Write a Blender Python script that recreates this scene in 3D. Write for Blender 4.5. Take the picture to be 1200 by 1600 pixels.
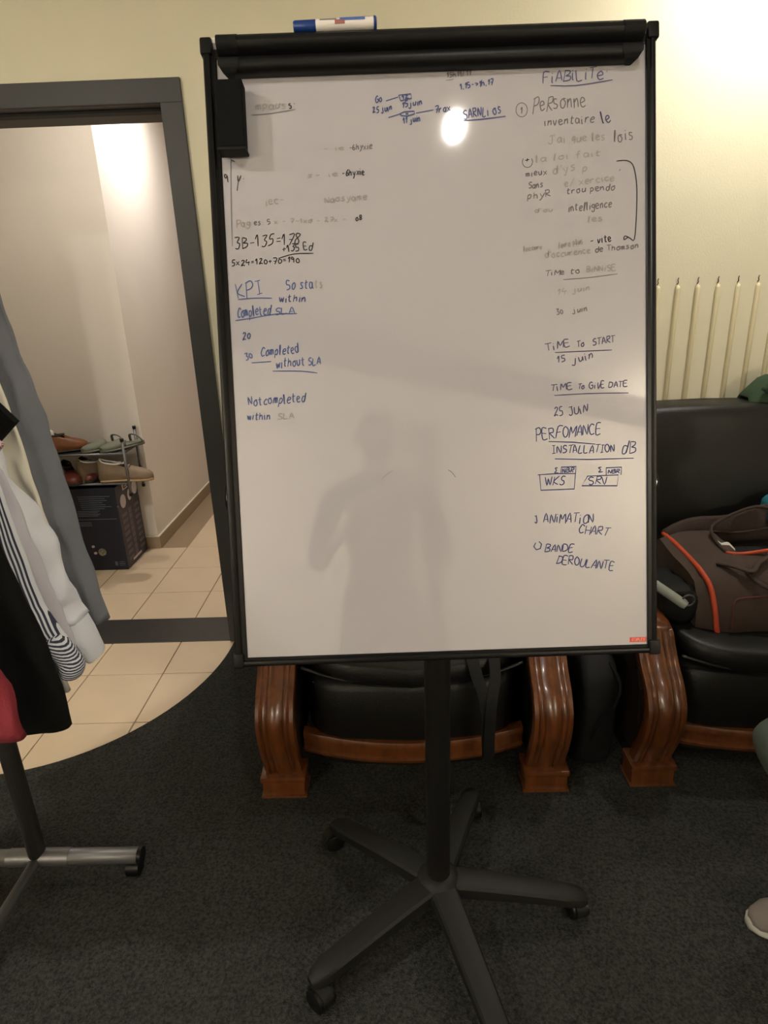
import bpy, bmesh, math, random
from mathutils import Vector, Matrix, noise
random.seed(7)
PI = math.pi
for o in list(bpy.data.objects): bpy.data.objects.remove(o)
S = bpy.context.scene
COL = S.collection

# ------------------------------------------------------------------ camera
cam = bpy.data.cameras.new('camera'); co = bpy.data.objects.new('camera', cam); COL.objects.link(co)
PITCH, ROLL, YAW, FPX = .3397, -.03445, .016, 984.4
fw = Vector((0, math.cos(PITCH), -math.sin(PITCH))); up = Vector((0, math.sin(PITCH), math.cos(PITCH))); rt = Vector((1, 0, 0))
r2 = math.cos(ROLL)*rt + math.sin(ROLL)*up; u2 = -math.sin(ROLL)*rt + math.cos(ROLL)*up
m = Matrix((r2, u2, -fw)).transposed().to_4x4()
co.matrix_world = Matrix.Translation((0, 0, 1.42)) @ Matrix.Rotation(YAW, 4, 'Z') @ m
cam.sensor_fit = 'VERTICAL'; cam.sensor_height = 24; cam.lens = FPX/1600*24; cam.clip_start = .01
S.camera = co

# ------------------------------------------------------------------ light
w = bpy.data.worlds.new('world'); S.world = w; w.use_nodes = True
w.node_tree.nodes['Background'].inputs[0].default_value = (1, .9, .75, 1)
w.node_tree.nodes['Background'].inputs[1].default_value = .02
S.view_settings.view_transform = 'Standard'; S.view_settings.look = 'None'
S.view_settings.exposure = 0; S.view_settings.gamma = 1; S.view_settings.use_curve_mapping = False

def light(name, loc, power, col, size=.08, kind='AREA', tgt=None, spread=None):
    d = bpy.data.lights.new(name, kind); d.energy = power; d.color = col
    if kind == 'AREA':
        d.shape = 'ELLIPSE' if size < .06 else 'DISK'; d.size = size
        if size < .06: d.size_y = .11
        if spread: d.spread = spread
    else: d.shadow_soft_size = size
    o = bpy.data.objects.new(name, d); COL.objects.link(o); o.location = loc
    if tgt: o.rotation_euler = (Vector(tgt)-Vector(loc)).to_track_quat('-Z', 'Y').to_euler()
    return o
WARM = (1, .94, .85)
light('spot_light', (.28, .17, 2.565), 7, WARM, .055)
light('spot_light', (1.25, 2.1, 2.565), 15, WARM, .10)
light('spot_light', (-1.62, .3, 2.565), 28, WARM, .10)  # added fill lamp, brightens the left of the room
light('spot_light', (-1.12, 3.85, 2.565), 18, (1, .93, .86), .10)
light('spot_light', (-1.2, 2.85, 2.565), 9, (1, .93, .86), .10)  # added weak fill lamp for the hall wall facing the door
LAMPS = [(.28, .17), (1.25, 2.1), (-1.62, .3), (-1.12, 3.85), (-1.2, 2.85)]

# ------------------------------------------------------------------ materials
def s2l(c): return tuple(((x/255)/12.92 if x/255 <= .04045 else ((x/255+.055)/1.055)**2.4) for x in c)
def mat(name, rgb, rough=.5, metal=0, bump=0, bscale=80, var=0, vscale=6, coat=0, sheen=0, spec=.5, emit=0, stretch=None, rgb2=None):
    M = bpy.data.materials.new(name); M.use_nodes = True
    n = M.node_tree.nodes; l = M.node_tree.links; b = n['Principled BSDF']
    c = s2l(rgb)+(1,)
    b.inputs['Base Color'].default_value = c; b.inputs['Roughness'].default_value = rough; b.inputs['Metallic'].default_value = metal
    b.inputs['Specular IOR Level'].default_value = spec
    b.inputs['Coat Weight'].default_value = coat; b.inputs['Coat Roughness'].default_value = .15
    b.inputs['Sheen Weight'].default_value = sheen
    if emit: b.inputs['Emission Color'].default_value = c; b.inputs['Emission Strength'].default_value = emit
    tc = n.new('ShaderNodeTexCoord'); mp = n.new('ShaderNodeMapping'); l.new(tc.outputs['Object'], mp.inputs[0])
    if stretch: mp.inputs['Scale'].default_value = stretch
    if var or rgb2:
        t = n.new('ShaderNodeTexNoise'); t.inputs['Scale'].default_value = vscale; t.inputs['Detail'].default_value = 5; l.new(mp.outputs[0], t.inputs[0])
        r = n.new('ShaderNodeValToRGB'); r.color_ramp.elements[0].position = .3; r.color_ramp.elements[1].position = .7
        c2 = s2l(rgb2)+(1,) if rgb2 else tuple(min(1, x*(1+var)) for x in c[:3])+(1,)
        c1 = c if rgb2 else tuple(x*(1-var) for x in c[:3])+(1,)
        r.color_ramp.elements[0].color = c1; r.color_ramp.elements[1].color = c2
        l.new(t.outputs['Fac'], r.inputs[0]); l.new(r.outputs[0], b.inputs['Base Color'])
    if bump:
        t = n.new('ShaderNodeTexNoise'); t.inputs['Scale'].default_value = bscale; t.inputs['Detail'].default_value = 4; l.new(mp.outputs[0], t.inputs[0])
        bp = n.new('ShaderNodeBump'); bp.inputs['Strength'].default_value = bump; bp.inputs['Distance'].default_value = .002
        l.new(t.outputs['Fac'], bp.inputs['Height']); l.new(bp.outputs[0], b.inputs['Normal'])
    return M
M = {}
M['wall'] = mat('cream_wall_paint', (226, 220, 196), .75, bump=.25, bscale=160, var=.02, vscale=3)
M['wall_rear'] = mat('rear_wall_paint', (236, 231, 220), .75, bump=.2, bscale=160)
M['hall'] = mat('hall_wall_paint', (222, 214, 206), .75, bump=.25, bscale=160, var=.02, vscale=3)
M['ceiling'] = mat('ceiling_paint', (232, 228, 216), .8, bump=.1)
M['carpet'] = mat('charcoal_carpet', (32, 33, 32), .95, bump=1, bscale=300, rgb2=(66, 66, 62), vscale=150, spec=.1)
M['carpet'].node_tree.nodes['Bump'].inputs['Distance'].default_value = .006
M['tile'] = mat('beige_floor_tile', (197, 177, 151), .42, bump=.1, bscale=90, var=.03, vscale=7)
M['grout'] = mat('brown_grout', (142, 122, 98), .85, bump=.3, bscale=200)
M['stone'] = mat('dark_threshold_stone', (44, 42, 40), .4, bump=.1, var=.2, vscale=40)
M['base'] = mat('taupe_baseboard_tile', (150, 132, 108), .45, var=.05)
M['basecap'] = mat('pale_sealant', (214, 204, 184), .6)
M['frame'] = mat('slate_door_frame_paint', (50, 50, 50), .5, bump=.08, bscale=120)
M['seal'] = mat('black_door_seal', (22, 21, 20), .7)
M['rad'] = mat('cream_radiator_enamel', (218, 208, 174), .5)
M['dark'] = mat('dark_gap', (20, 18, 14), .8)
M['board'] = mat('whiteboard_enamel', (175, 172, 177), .05, var=.008, vscale=2, spec=1, coat=1)
M['board'].node_tree.nodes['Principled BSDF'].inputs['Coat Roughness'].default_value = .025
M['basep'] = mat('dark_base_plastic', (24, 24, 23), .55, bump=.15, bscale=300, spec=.25)
M['plastic'] = mat('black_easel_plastic', (12, 12, 12), .42, bump=.1, bscale=300, spec=.28)
M['plasticm'] = mat('matt_black_plastic', (18, 18, 18), .6, bump=.15, bscale=300, spec=.2)
M['plastics'] = mat('black_gloss_rail', (12, 12, 13), .3, spec=.3)
M['chrome'] = mat('chrome', (190, 190, 190), .18, 1)
M['whitep'] = mat('white_plastic', (222, 216, 210), .4)
M['post'] = mat('black_steel_post', (14, 14, 14), .5)
M['eraser'] = mat('black_eraser_felt', (12, 12, 12), .8, bump=.3, spec=.12)
M['black'] = mat('black_ink', (36, 32, 32), .5)
M['grey'] = mat('grey_ink', (106, 101, 104), .5)
M['faint'] = mat('wiped_ink', (146, 140, 138), .3)
M['blue'] = mat('blue_ink', (66, 84, 132), .5)
M['navy'] = mat('navy_ink', (48, 58, 108), .5)
M['purple'] = mat('violet_grey_ink', (72, 69, 102), .5)
M['red'] = mat('red_label', (214, 78, 66), .5)
M['redl'] = mat('red_label_lettering', (240, 190, 178), .5)
M['mblue'] = mat('blue_marker_cap', (20, 52, 118), .35)
M['mlabel'] = mat('blue_marker_print', (78, 104, 170), .4)
M['mred'] = mat('red_marker_print', (150, 90, 84), .4)
M['leather'] = mat('black_leather', (17, 17, 16), .45, bump=.35, bscale=220, spec=.35)
M['piping'] = mat('black_leather_piping', (20, 20, 21), .35)
M['wood'] = mat('varnished_cherry_wood', (74, 38, 16), .34, rgb2=(104, 58, 26), vscale=9, stretch=(6, 6, 1.0), coat=.5, bump=.05)
M['wooddark'] = mat('dark_wood_side', (26, 15, 11), .5)
M['brown'] = mat('brown_canvas', (62, 48, 41), .85, bump=.5, bscale=320, var=.12, vscale=9)
M['brownd'] = mat('dark_brown_canvas', (54, 40, 35), .85, bump=.5, bscale=320)
M['orange'] = mat('orange_piping_fabric', (184, 68, 34), .6, bump=.3, bscale=300)
M['maroon'] = mat('maroon_piping_fabric', (98, 40, 42), .7)
M['lining'] = mat('black_lining', (16, 16, 17), .9)
M['paper'] = mat('white_paper', (214, 210, 200), .7)
M['nylon'] = mat('black_nylon', (13, 13, 14), .7, bump=.3, bscale=200, spec=.25)
M['greyrod'] = mat('grey_rod_plastic', (132, 138, 132), .4)
M['green'] = mat('dark_green_knit', (44, 66, 44), .9, bump=.6, bscale=200)
M['teal'] = mat('teal_cloth', (22, 108, 128), .8)
M['silver'] = mat('silver_steel_tube', (120, 120, 123), .42, .7)
M['dsteel'] = mat('dark_grey_post', (64, 63, 62), .45, .3)
M['c_grey'] = mat('grey_wool', (112, 115, 124), .85, bump=.4, bscale=260, var=.06)
M['c_cream'] = mat('cream_cotton', (222, 218, 204), .85, bump=.25, bscale=260)
M['c_white'] = mat('white_cotton', (212, 214, 226), .85, bump=.25, bscale=260)
M['c_white2'] = mat('pale_lilac_cotton', (186, 184, 196), .85, bump=.25, bscale=260)
M['c_pale'] = mat('pale_grey_cotton', (176, 172, 166), .85, bump=.25, bscale=260)
M['c_black'] = mat('black_wool', (18, 18, 18), .95, bump=.4, bscale=260, spec=.15)
M['c_red'] = mat('burgundy_wool', (124, 34, 46), .9, bump=.5, bscale=260)
M['carton'] = mat('navy_printed_carton', (17, 21, 40), .45, var=.1)
M['cartonside'] = mat('plum_printed_carton', (34, 31, 48), .45, rgb2=(52, 48, 62), vscale=14)
M['print'] = mat('pale_blue_print', (84, 92, 108), .5)
M['printside'] = mat('mauve_print', (92, 82, 92), .5, var=.2, vscale=30)
M['printw'] = mat('white_print', (196, 188, 190), .5, var=.08, vscale=60)
M['printd'] = mat('photo_print', (150, 146, 120), .5, rgb2=(70, 60, 50), vscale=90)
M['tan_l'] = mat('tan_shoe_leather', (116, 72, 40), .45, rgb2=(144, 92, 54), vscale=18)
M['suede'] = mat('beige_suede', (112, 94, 74), .7, rgb2=(134, 114, 92), vscale=14, bump=.3, bscale=200)
M['oxblood'] = mat('oxblood_leather', (96, 44, 34), .4, var=.2, vscale=14)
M['slip'] = mat('grey_green_slipper', (96, 98, 84), .75, bump=.3)
M['sole'] = mat('dark_rubber_sole', (44, 40, 36), .7)
M['solet'] = mat('tan_rubber_sole', (166, 140, 108), .6)
M['insole'] = mat('white_insole', (222, 220, 214), .7)
M['skin'] = mat('skin', (120, 84, 66), .6)
M['hair'] = mat('dark_brown_hair', (34, 26, 22), .7, bump=.5)
M['shirt'] = mat('dark_shirt_cloth', (52, 48, 52), .85)
M['trouser'] = mat('grey_green_trouser_cloth', (74, 82, 78), .9, bump=.3, bscale=260)
M['slipper_g'] = mat('grey_brown_felt', (112, 104, 98), .9, bump=.5, bscale=200)
M['slipper_w'] = mat('pale_rubber', (160, 160, 150), .6)
M['lens'] = mat('lamp_glow', (255, 228, 190), .5, emit=14)
M['globe'] = mat('fill_globe_glow', (255, 244, 228), .5, emit=165)  # glow of the added fill globes
M['trimw'] = mat('white_lamp_ring', (230, 228, 222), .4)
M['beam'] = mat('grey_beam_and_lit_stop', (96, 92, 88), .7)

def stripes_mat():
    Mt = mat('navy_white_striped_cotton', (210, 214, 222), .85)
    n = Mt.node_tree.nodes; l = Mt.node_tree.links
    tc = n.new('ShaderNodeUVMap'); sep = n.new('ShaderNodeSeparateXYZ'); l.new(tc.outputs[0], sep.inputs[0])
    mu = n.new('ShaderNodeMath'); mu.operation = 'FRACT'; l.new(sep.outputs[0], mu.inputs[0])
    gt = n.new('ShaderNodeMath'); gt.operation = 'GREATER_THAN'; gt.inputs[1].default_value = .52; l.new(mu.outputs[0], gt.inputs[0])
    mx = n.new('ShaderNodeMix'); mx.data_type = 'RGBA'; mx.inputs['A'].default_value = s2l((44, 48, 70))+(1,); mx.inputs['B'].default_value = s2l((206, 210, 220))+(1,)
    l.new(gt.outputs[0], mx.inputs['Factor']); l.new(mx.outputs['Result'], n['Principled BSDF'].inputs['Base Color'])
    return Mt
M['stripe'] = stripes_mat()
def plaid_mat():
    Mt = mat('pink_checked_cotton', (200, 160, 160), .85)
    n = Mt.node_tree.nodes; l = Mt.node_tree.links
    tc = n.new('ShaderNodeTexCoord'); ck = n.new('ShaderNodeTexChecker'); ck.inputs['Scale'].default_value = 300
    mp = n.new('ShaderNodeMapping'); mp.inputs['Rotation'].default_value = (.3, .7, .4); l.new(tc.outputs['Object'], mp.inputs[0]); l.new(mp.outputs[0], ck.inputs[0])
    ck.inputs['Color1'].default_value = s2l((214, 196, 200))+(1,); ck.inputs['Color2'].default_value = s2l((150, 84, 98))+(1,)
    l.new(ck.outputs[0], n['Principled BSDF'].inputs['Base Color'])
    return Mt
M['plaid'] = plaid_mat()

# ------------------------------------------------------------------ helpers
def obj(name, bm, m=None, parent=None, smooth=False, ang=None):
    bmesh.ops.recalc_face_normals(bm, faces=bm.faces)
    me = bpy.data.meshes.new(name); bm.to_mesh(me); bm.free()
    if m is not None: me.materials.append(M[m] if isinstance(m, str) else m)
    if smooth:
        for p in me.polygons: p.use_smooth = True
        if ang is not None: me.set_sharp_from_angle(angle=ang)
    o = bpy.data.objects.new(name, me); COL.objects.link(o)
    if parent: o.parent = parent
    return o
def thing(name, label, cat, loc=(0, 0, 0), rz=0, group=None):
    o = bpy.data.objects.new(name, None); COL.objects.link(o); o.location = loc; o.rotation_euler = (0, 0, rz)
    o.empty_display_size = .05
    return tag(o, label, cat, group)
def tag(o, label, cat, group=None):
    o['label'] = label; o['category'] = cat
    if group: o['group'] = group
    return o
def struct(name, bm, m, **k):
    o = obj(name, bm, m, **k); o['kind'] = 'structure'; return o
def dup(root, loc, rz=0, label=None):
    r = root.copy(); COL.objects.link(r); r.location = loc; r.rotation_euler = (0, 0, rz)
    if label: r['label'] = label
    for ch in list(root.children):
        c = ch.copy(); COL.objects.link(c); c.parent = r
        for g in list(ch.children):
            d = g.copy(); COL.objects.link(d); d.parent = c
    return r
def bx(bm, a, b, bev=0, seg=2):
    r = bmesh.ops.create_cube(bm, size=1); vs = r['verts']
    for v in vs:
        v.co = Vector([(a[i]+b[i])/2 + v.co[i]*(b[i]-a[i]) for i in range(3)])
    if bev:
        es = list({e for v in vs for e in v.link_edges})
        bmesh.ops.bevel(bm, geom=es, offset=bev, segments=seg, affect='EDGES', profile=.6)
    return bm
def box(a, b, bev=0, seg=2): return bx(bmesh.new(), a, b, bev, seg)
def rings(bm, R, cap=True, closed=True):
    V = [[bm.verts.new(p) for p in r] for r in R]
    for i in range(len(V)-1):
        n = len(V[i])
        for j in range(n if closed else n-1):
            k = (j+1) % n
            bm.faces.new((V[i][j], V[i][k], V[i+1][k], V[i+1][j]))
    if cap and closed:
        bm.faces.new(V[0][::-1]); bm.faces.new(V[-1])
    return V
def tube(bm, pts, rad, n=10, cap=True, flat=1.0):
    pts = [Vector(p) for p in pts]; R = []
    rads = rad if isinstance(rad, (list, tuple)) else [rad]*len(pts)
    t0 = (pts[1]-pts[0]).normalized(); ref = Vector((0, 0, 1)) if abs(t0.z) < .9 else Vector((1, 0, 0))
    N = t0.cross(ref).normalized()
    for i, p in enumerate(pts):
        a = pts[max(i-1, 0)]; b = pts[min(i+1, len(pts)-1)]; t = (b-a).normalized()
        N = (N - t*N.dot(t)).normalized(); Bn = t.cross(N)
        R.append([p + N*math.cos(2*PI*k/n)*rads[i] + Bn*math.sin(2*PI*k/n)*rads[i]*flat for k in range(n)])
    rings(bm, R, cap)
    return bm
def mk_tube(pts, rad, n=10, **k): return tube(bmesh.new(), pts, rad, n, **k)
def spline(P, n=6):
    P = [Vector(p) for p in P]; out = []
    for i in range(len(P)-1):
        a = P[max(i-1, 0)]; b = P[i]; c = P[i+1]; d = P[min(i+2, len(P)-1)]
        for k in range(n):
            t = k/n
            out.append(.5*((2*b)+(c-a)*t+(2*a-5*b+4*c-d)*t*t+(3*b-a-3*c+d)*t**3))
    out.append(P[-1]); return out
def prism(bm, poly, y0, y1, axis='y'):
    def P(a, b, c):
        return {'y': (a, c, b), 'x': (c, a, b), 'z': (a, b, c)}[axis]
    rings(bm, [[P(a, b, y0) for a, b in poly], [P(a, b, y1) for a, b in poly]])
    return bm
def pillow(c, s, e=.35, n=14, sub=None):
    """superellipsoid-like padded cushion"""
    bm = bmesh.new(); R = []
    def pw(v): return math.copysign(abs(v)**e, v)
    for i in range(1, n):
        th = -PI/2 + PI*i/n
        R.append([Vector((c[0]+s[0]*pw(math.cos(th))*pw(math.cos(2*PI*j/(2*n))), c[1]+s[1]*pw(math.cos(th))*pw(math.sin(2*PI*j/(2*n))), c[2]+s[2]*pw(math.sin(th)))) for j in range(2*n)])
    rings(bm, R)
    if sub:
        for v in bm.verts: v.co = sub(v.co)
    return bm
def xform(bm, T):
    bmesh.ops.transform(bm, matrix=T, verts=bm.verts); return bm

# ------------------------------------------------------------------ the room
YW, YB = 2.4, 2.608
DR, DL, DT = -.725, -1.62, 2.019     # door opening
bm = bmesh.new()
bx(bm, (DR, YW, 0), (2.8, YB-.001, 2.6)); bx(bm, (-2.8, YW, 0), (DL, YB-.001, 2.6)); bx(bm, (DL, YW, DT), (DR, YB-.001, 2.6))
struct('wall_back', bm, 'wall')
struct('wall_left', box((-2.9, -3.3, 0), (-2.8, YB, 2.6)), 'wall')
struct('wall_right', box((2.8, -3.3, 0), (2.9, YB, 2.6)), 'wall')
struct('wall_rear', box((-2.8, -3.4, 0), (2.8, -3.3, 2.6)), 'wall_rear')
struct('ceiling', box((-2.9, -3.4, 2.6), (2.9, 7.1, 2.7)), 'ceiling')
# hallway
struct('wall_hall', box((-2.9, 3.495, 0), (-1.41, 7, 2.6)), 'hall')
struct('wall_hall_left', box((-3, YB, 0), (-2.9, 7.1, 2.6)), 'hall')
struct('wall_hall_right', box((.5, YB, 0), (.6, 7.1, 2.6)), 'hall')
struct('wall_hall_end', box((-1.41, 7, 0), (.6, 7.1, 2.6)), 'hall')
bh = struct('baseboard_hall', prism(bmesh.new(), [(-2.9, 3.483), (-1.398, 3.483), (-1.398, 7), (-1.412, 7), (-1.412, 3.497), (-2.9, 3.497)], -.003, .072, 'z'), 'base')
obj('sealant_bead', prism(bmesh.new(), [(-2.9, 3.485), (-1.40, 3.485), (-1.40, 7), (-1.412, 7), (-1.412, 3.497), (-2.9, 3.497)], .072, .077, 'z'), 'basecap', bh)
struct('baseboard_back', box((DR+.075, YW-.012, 0.004), (2.8, YW, .07)), 'base')
# door frame
df = struct('door_1', box((DL-.07, YW-.014, DT), (DR+.073, YW, DT+.07), .002), 'frame')
obj('architrave', box((DR, YW-.0145, 0.003), (DR+.073, YW, DT+.0005), .002), 'frame', df)
obj('architrave', box((DL-.07, YW-.0145, 0.003), (DL, YW, DT+.0005), .002), 'frame', df)
bm = bmesh.new()
for xa, xb in ((DR-.001, DR+.012), (DL-.012, DL+.001)): bx(bm, (xa, YW-.004, .001), (xb, YB+.004, DT))
bx(bm, (DL, YW-.004, DT-.001), (DR, YB+.004, DT+.012))
obj('jamb_lining', bm, 'frame', df)
bm = bmesh.new(); bx(bm, (DL, YW+.045, DT-.010), (DR, YW+.085, DT))
obj('door_seal', bm, 'seal', df)
bm = bmesh.new(); bx(bm, (DL, YW+.10, DT-.006), (DR, YB, DT-.0005))
obj('door_stop', bm, 'beam', df)  # lighter grey than the frame: hall light on the soffit put into the colour
# floor: tiles of room and hall, threshold, carpet with its curved edge
fl = struct('floor', box((-3, 1.2, -.03), (.6, 7.1, -.004)), 'grout')
TS, GX = .3013, -1.2418
tile_me = {}
def tile(x0, y0, x1, y1):
    k = (round(x1-x0, 3), round(y1-y0, 3))
    if k not in tile_me:
        o = obj('tile', box((0, 0, -.008), (x1-x0, y1-y0, 0), .0012, 1), 'tile', fl); tile_me[k] = o.data
    else:
        o = bpy.data.objects.new('tile', tile_me[k]); COL.objects.link(o); o.parent = fl
    o.location = (x0, y0, random.uniform(-.0004, .0002))
G = .0022
for i in range(-3, 2):
    x0 = GX + i*TS + G; x1 = x0 + TS - 2*G
    for j in range(-3, 1):
        y0 = 2.1575 + j*TS + G; y1 = min(y0+TS-2*G, 2.397)
        tile(x0, y0, x1, y1)
for i in range(-5, 6):
    x0 = GX + i*TS + G; x1 = min(x0 + TS - 2*G, .5)
    for j in range(-1, 14):
        y0 = max(2.886 + j*TS + G, 2.609); y1 = min(2.886 + (j+1)*TS - G, 7)
        if x0 < -1.45 and y0 > 3.4: continue
        if x1 < -1.41 and y1 > 3.495: y1 = 3.495
        tile(x0, y0, x1, y1)
struct('trim_1', box((DL, 2.398, -.01), (DR, 2.608, .002), .001, 1), 'stone')
# carpet
EC, EA, EB = (-1.37, 2.4), .665, .80
edge = [(EC[0]+EA*math.cos(a), EC[1]-EB*math.sin(a)) for a in [PI*k/48 for k in range(49)]]
edge = [(x, min(y, 2.397)) for x, y in edge]
bm = bmesh.new()
top = [(2.8, 2.4), (-.705, 2.4)] + edge + [(-2.8, 2.4), (-2.8, -3.3), (2.8, -3.3)]
prism(bm, top, -.004, .004, 'z')
bmesh.ops.triangulate(bm, faces=[f for f in bm.faces if len(f.verts) > 4])
struct('floor_carpet', bm, 'carpet')
# ceiling lamps; those over clothes rail and shoe rack are added fill lights
for i, (x, y) in enumerate(LAMPS):
    where = ['above the whiteboard easel', 'over the black armchair holding the duffel bag', 'over the clothes rail, added as fill light', 'in the hall along the lit wall', 'in the hall over the shoe rack, added as fill light'][i]
    t = thing('ceiling_spotlight', 'round recessed ceiling spotlight ' + where, 'lamp', (x, y, 2.6), group='recessed ceiling spotlights')
    bm = bmesh.new(); R = []
    LR = .03 if i == 0 else .05
    for r, z in ((LR+.002, 0), (LR+.002, -.006), (LR+.016, -.008), (LR+.02, -.004), (LR+.02, 0)):
        R.append([(r*math.cos(a*PI/12), r*math.sin(a*PI/12), z) for a in range(24)])
    rings(bm, R, cap=False); obj('trim_ring', bm, 'trimw', t)
    bm = bmesh.new(); bmesh.ops.create_circle(bm, cap_ends=True, radius=LR, segments=24); xform(bm, Matrix.Translation((0, 0, -.003)))
    obj('lamp_lens', bm, 'lens', t)
# added fill globes out of view, to brighten the ceiling and rear wall
for x, y, wh in ((2.38, -2.35, 'right'), (-2.38, -2.5, 'left')):
    t = thing('fill_globe', 'round glowing globe added as fill light in the %s rear corner of the room' % wh, 'lamp', (x, y, 2.6), group='added fill-light globes')
    obj('globe', pillow((0, 0, -.46), (.11, .11, .11), 1.0, 12), 'globe', t, smooth=True)
    obj('cord', mk_tube([(0, 0, -.35), (0, 0, -.03)], .003, 6), 'plastic', t)
    obj('ceiling_rose', mk_tube([(0, 0, -.03), (0, 0, 0)], [.03, .045], 16), 'trimw', t, smooth=True, ang=.6)
# things of the room behind the camera, seen mirrored in the board
bm = bmesh.new(); prism(bm, [(-2.8, .06), (2.8, -3.02), (2.8, -3.27), (-2.8, -.19)], 2.46, 2.6, 'z')
struct('trim_2', bm, 'beam')
struct('trim_3', box((.36, -3.3, 0), (.50, -3.14, 2.6)), 'beam')

# ------------------------------------------------------------------ radiator
rad = thing('radiator', 'cream tubular radiator on the wall above the black armchair', 'radiator', (1.28, 2.4, .1))
for i in range(8):
    x = .969 + i*.0712 - 1.28
    zt = 1.398-.1
    o = obj('tube', mk_tube([(x, -.004, 0), (x, -.004, zt-.012), (x, -.003, zt-.004), (x, -.001, zt)], [.0085, .0085, .0075, .003], 16), 'rad', rad, smooth=True)
    obj('hook', mk_tube(spline([(x-.004, -.002, zt+.004), (x-.002, -.006, zt+.010), (x-.005, -.008, zt+.018), (x-.001, -.004, zt+.026)], 4), .0016, 6), 'dark', o)
obj('header_pipe', mk_tube([(-.36, -.02, .02), (.3, -.02, .02)], .014, 10), 'rad', rad, smooth=True)

# ------------------------------------------------------------------ whiteboard easel
BO = Vector((.084, .940, .8195)); Br = Vector((.9999, .0136, .0012)).normalized(); Bu = Vector((-.0047, .2605, .9655))
Bu = (Bu - Br*Bu.dot(Br)).normalized(); Bn = Br.cross(Bu)
HUB = Vector((.08, 1.106, 0))
BT = Matrix((Br, Bu, Bn)).transposed().to_4x4(); BT.translation = BO - HUB
ez = thing('flipchart_easel', 'tall black-framed whiteboard easel covered in blue notes on five-arm castor base', 'whiteboard', HUB)
def bobj(name, bm, m, parent=ez, **k): return obj(name, xform(bm, BT), m, parent, **k)
panel = bobj('whiteboard_panel', box((-.346, .006, -.012), (.349, 1.0, 0)), 'board')
HT = 1.022
# side rails, rounded tubes with an inner lip
def rail(x0, x1, y0, y1, lip):
    bm = bmesh.new(); bx(bm, (x0, y0, -.022), (x1, y1, .006), .005, 3)
    bx(bm, lip[0], lip[1], .001, 1)
    return bm
bobj('frame_rail', rail(-.363, -.350, .012, HT, ((-.352, .01, -.02), (-.342, HT-.02, .002))), 'plastics', smooth=True, ang=.6)
bobj('frame_rail', rail(.351, .361, .012, HT, ((.345, .01, -.02), (.353, HT-.02, .004))), 'plastics', smooth=True, ang=.6)
bobj('frame_rail', rail(-.363, .361, -.004, .007, ((-.352, .003, -.02), (.353, .011, .002))), 'plastics', smooth=True, ang=.6)
bobj('frame_rail', box((-.35, .99, -.022), (.352, HT-.004, .002), .003), 'plastics')
for x in (-.357, .356):
    for y in (.006, HT-.014):
        bobj('corner_cap', box((x-.0095, y-.012, -.026), (x+.0095, y+.014, .008), .004, 3), 'plastic', smooth=True, ang=.6)
for x in (-.343, .345): bobj('corner_tip', box((x-.006, HT-.02, -.018), (x+.006, HT+.002, .002), .003), 'whitep')
# clamp bar with two half-round ridges
def clamp(x0, x1, g=0):
    prof = [(.9590-g, .002), (.9590-g, .012), (.9600-g, .017+g), (.963, .0215+g), (.967, .0245+g), (.972, .0255+g), (.977, .0245+g), (.981, .022), (.9825, .019), (.984, .022), (.9865, .028+g), (.991, .033+g), (.997, .0355+g), (1.003, .0345+g), (1.0085, .030+g), (1.012+g, .022), (1.0135+g, .010), (1.0135+g, .002)]
    bm = bmesh.new(); ch = .012
    R = [[(x0+(ch*(1-i/4) if i < 4 else 0), a, b) for i, (a, b) in enumerate(prof)], [(x1-(ch*(1-i/4) if i < 4 else 0), a, b) for i, (a, b) in enumerate(prof)]]
    rings(bm, R); return bm
cb = bobj('clamp_bar', clamp(-.3330, .3310), 'plastic', smooth=True, ang=.5)
for x0, x1 in ((-.3345, -.302), (.300, .3325)): obj('end_cap', xform(clamp(x0, x1, .0012), BT), 'plasticm', cb, smooth=True, ang=.5)
for x0, x1, c in ((-.262, -.236, 'plastic'), (-.06, -.005, 'purple'), (.185, .225, 'plasticm'), (.235, .26, 'plasticm')):
    obj('clip', xform(box((x0, 1.008, .0), (x1, 1.0185, .016), .003), BT), c, cb)
# tilt bar, knobs, bracket
bobj('tilt_bar', mk_tube([(-.358, .288, -.04), (.358, .288, -.04)], .013, 12), 'plastic', smooth=True)
for s in (-1, 1):
    x = s*.363
    k = bobj('tilt_knob', mk_tube([(x-s*.014, .288, -.034), (x-s*.003, .288, -.034), (x+s*.006, .288, -.034), (x+s*.009, .288, -.034)], [.022, .026, .026, .021], 20), 'plasticm', smooth=True, ang=.6)
    obj('chrome_ring', xform(mk_tube([(x+s*.0005, .288, -.034), (x+s*.003, .288, -.034)], .0266, 24), BT), 'chrome', k, smooth=True, ang=.6)
obj('tilt_bracket', box((-.035, -.075, 1.03), (.04, .03, 1.16), .01), 'plastic', ez)
obj('post', mk_tube([(0, 0, .125), (0, 0, .13), (0, 0, 1.22)], [.024, .027, .027], 24), 'post', ez, smooth=True, ang=.6)
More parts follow.
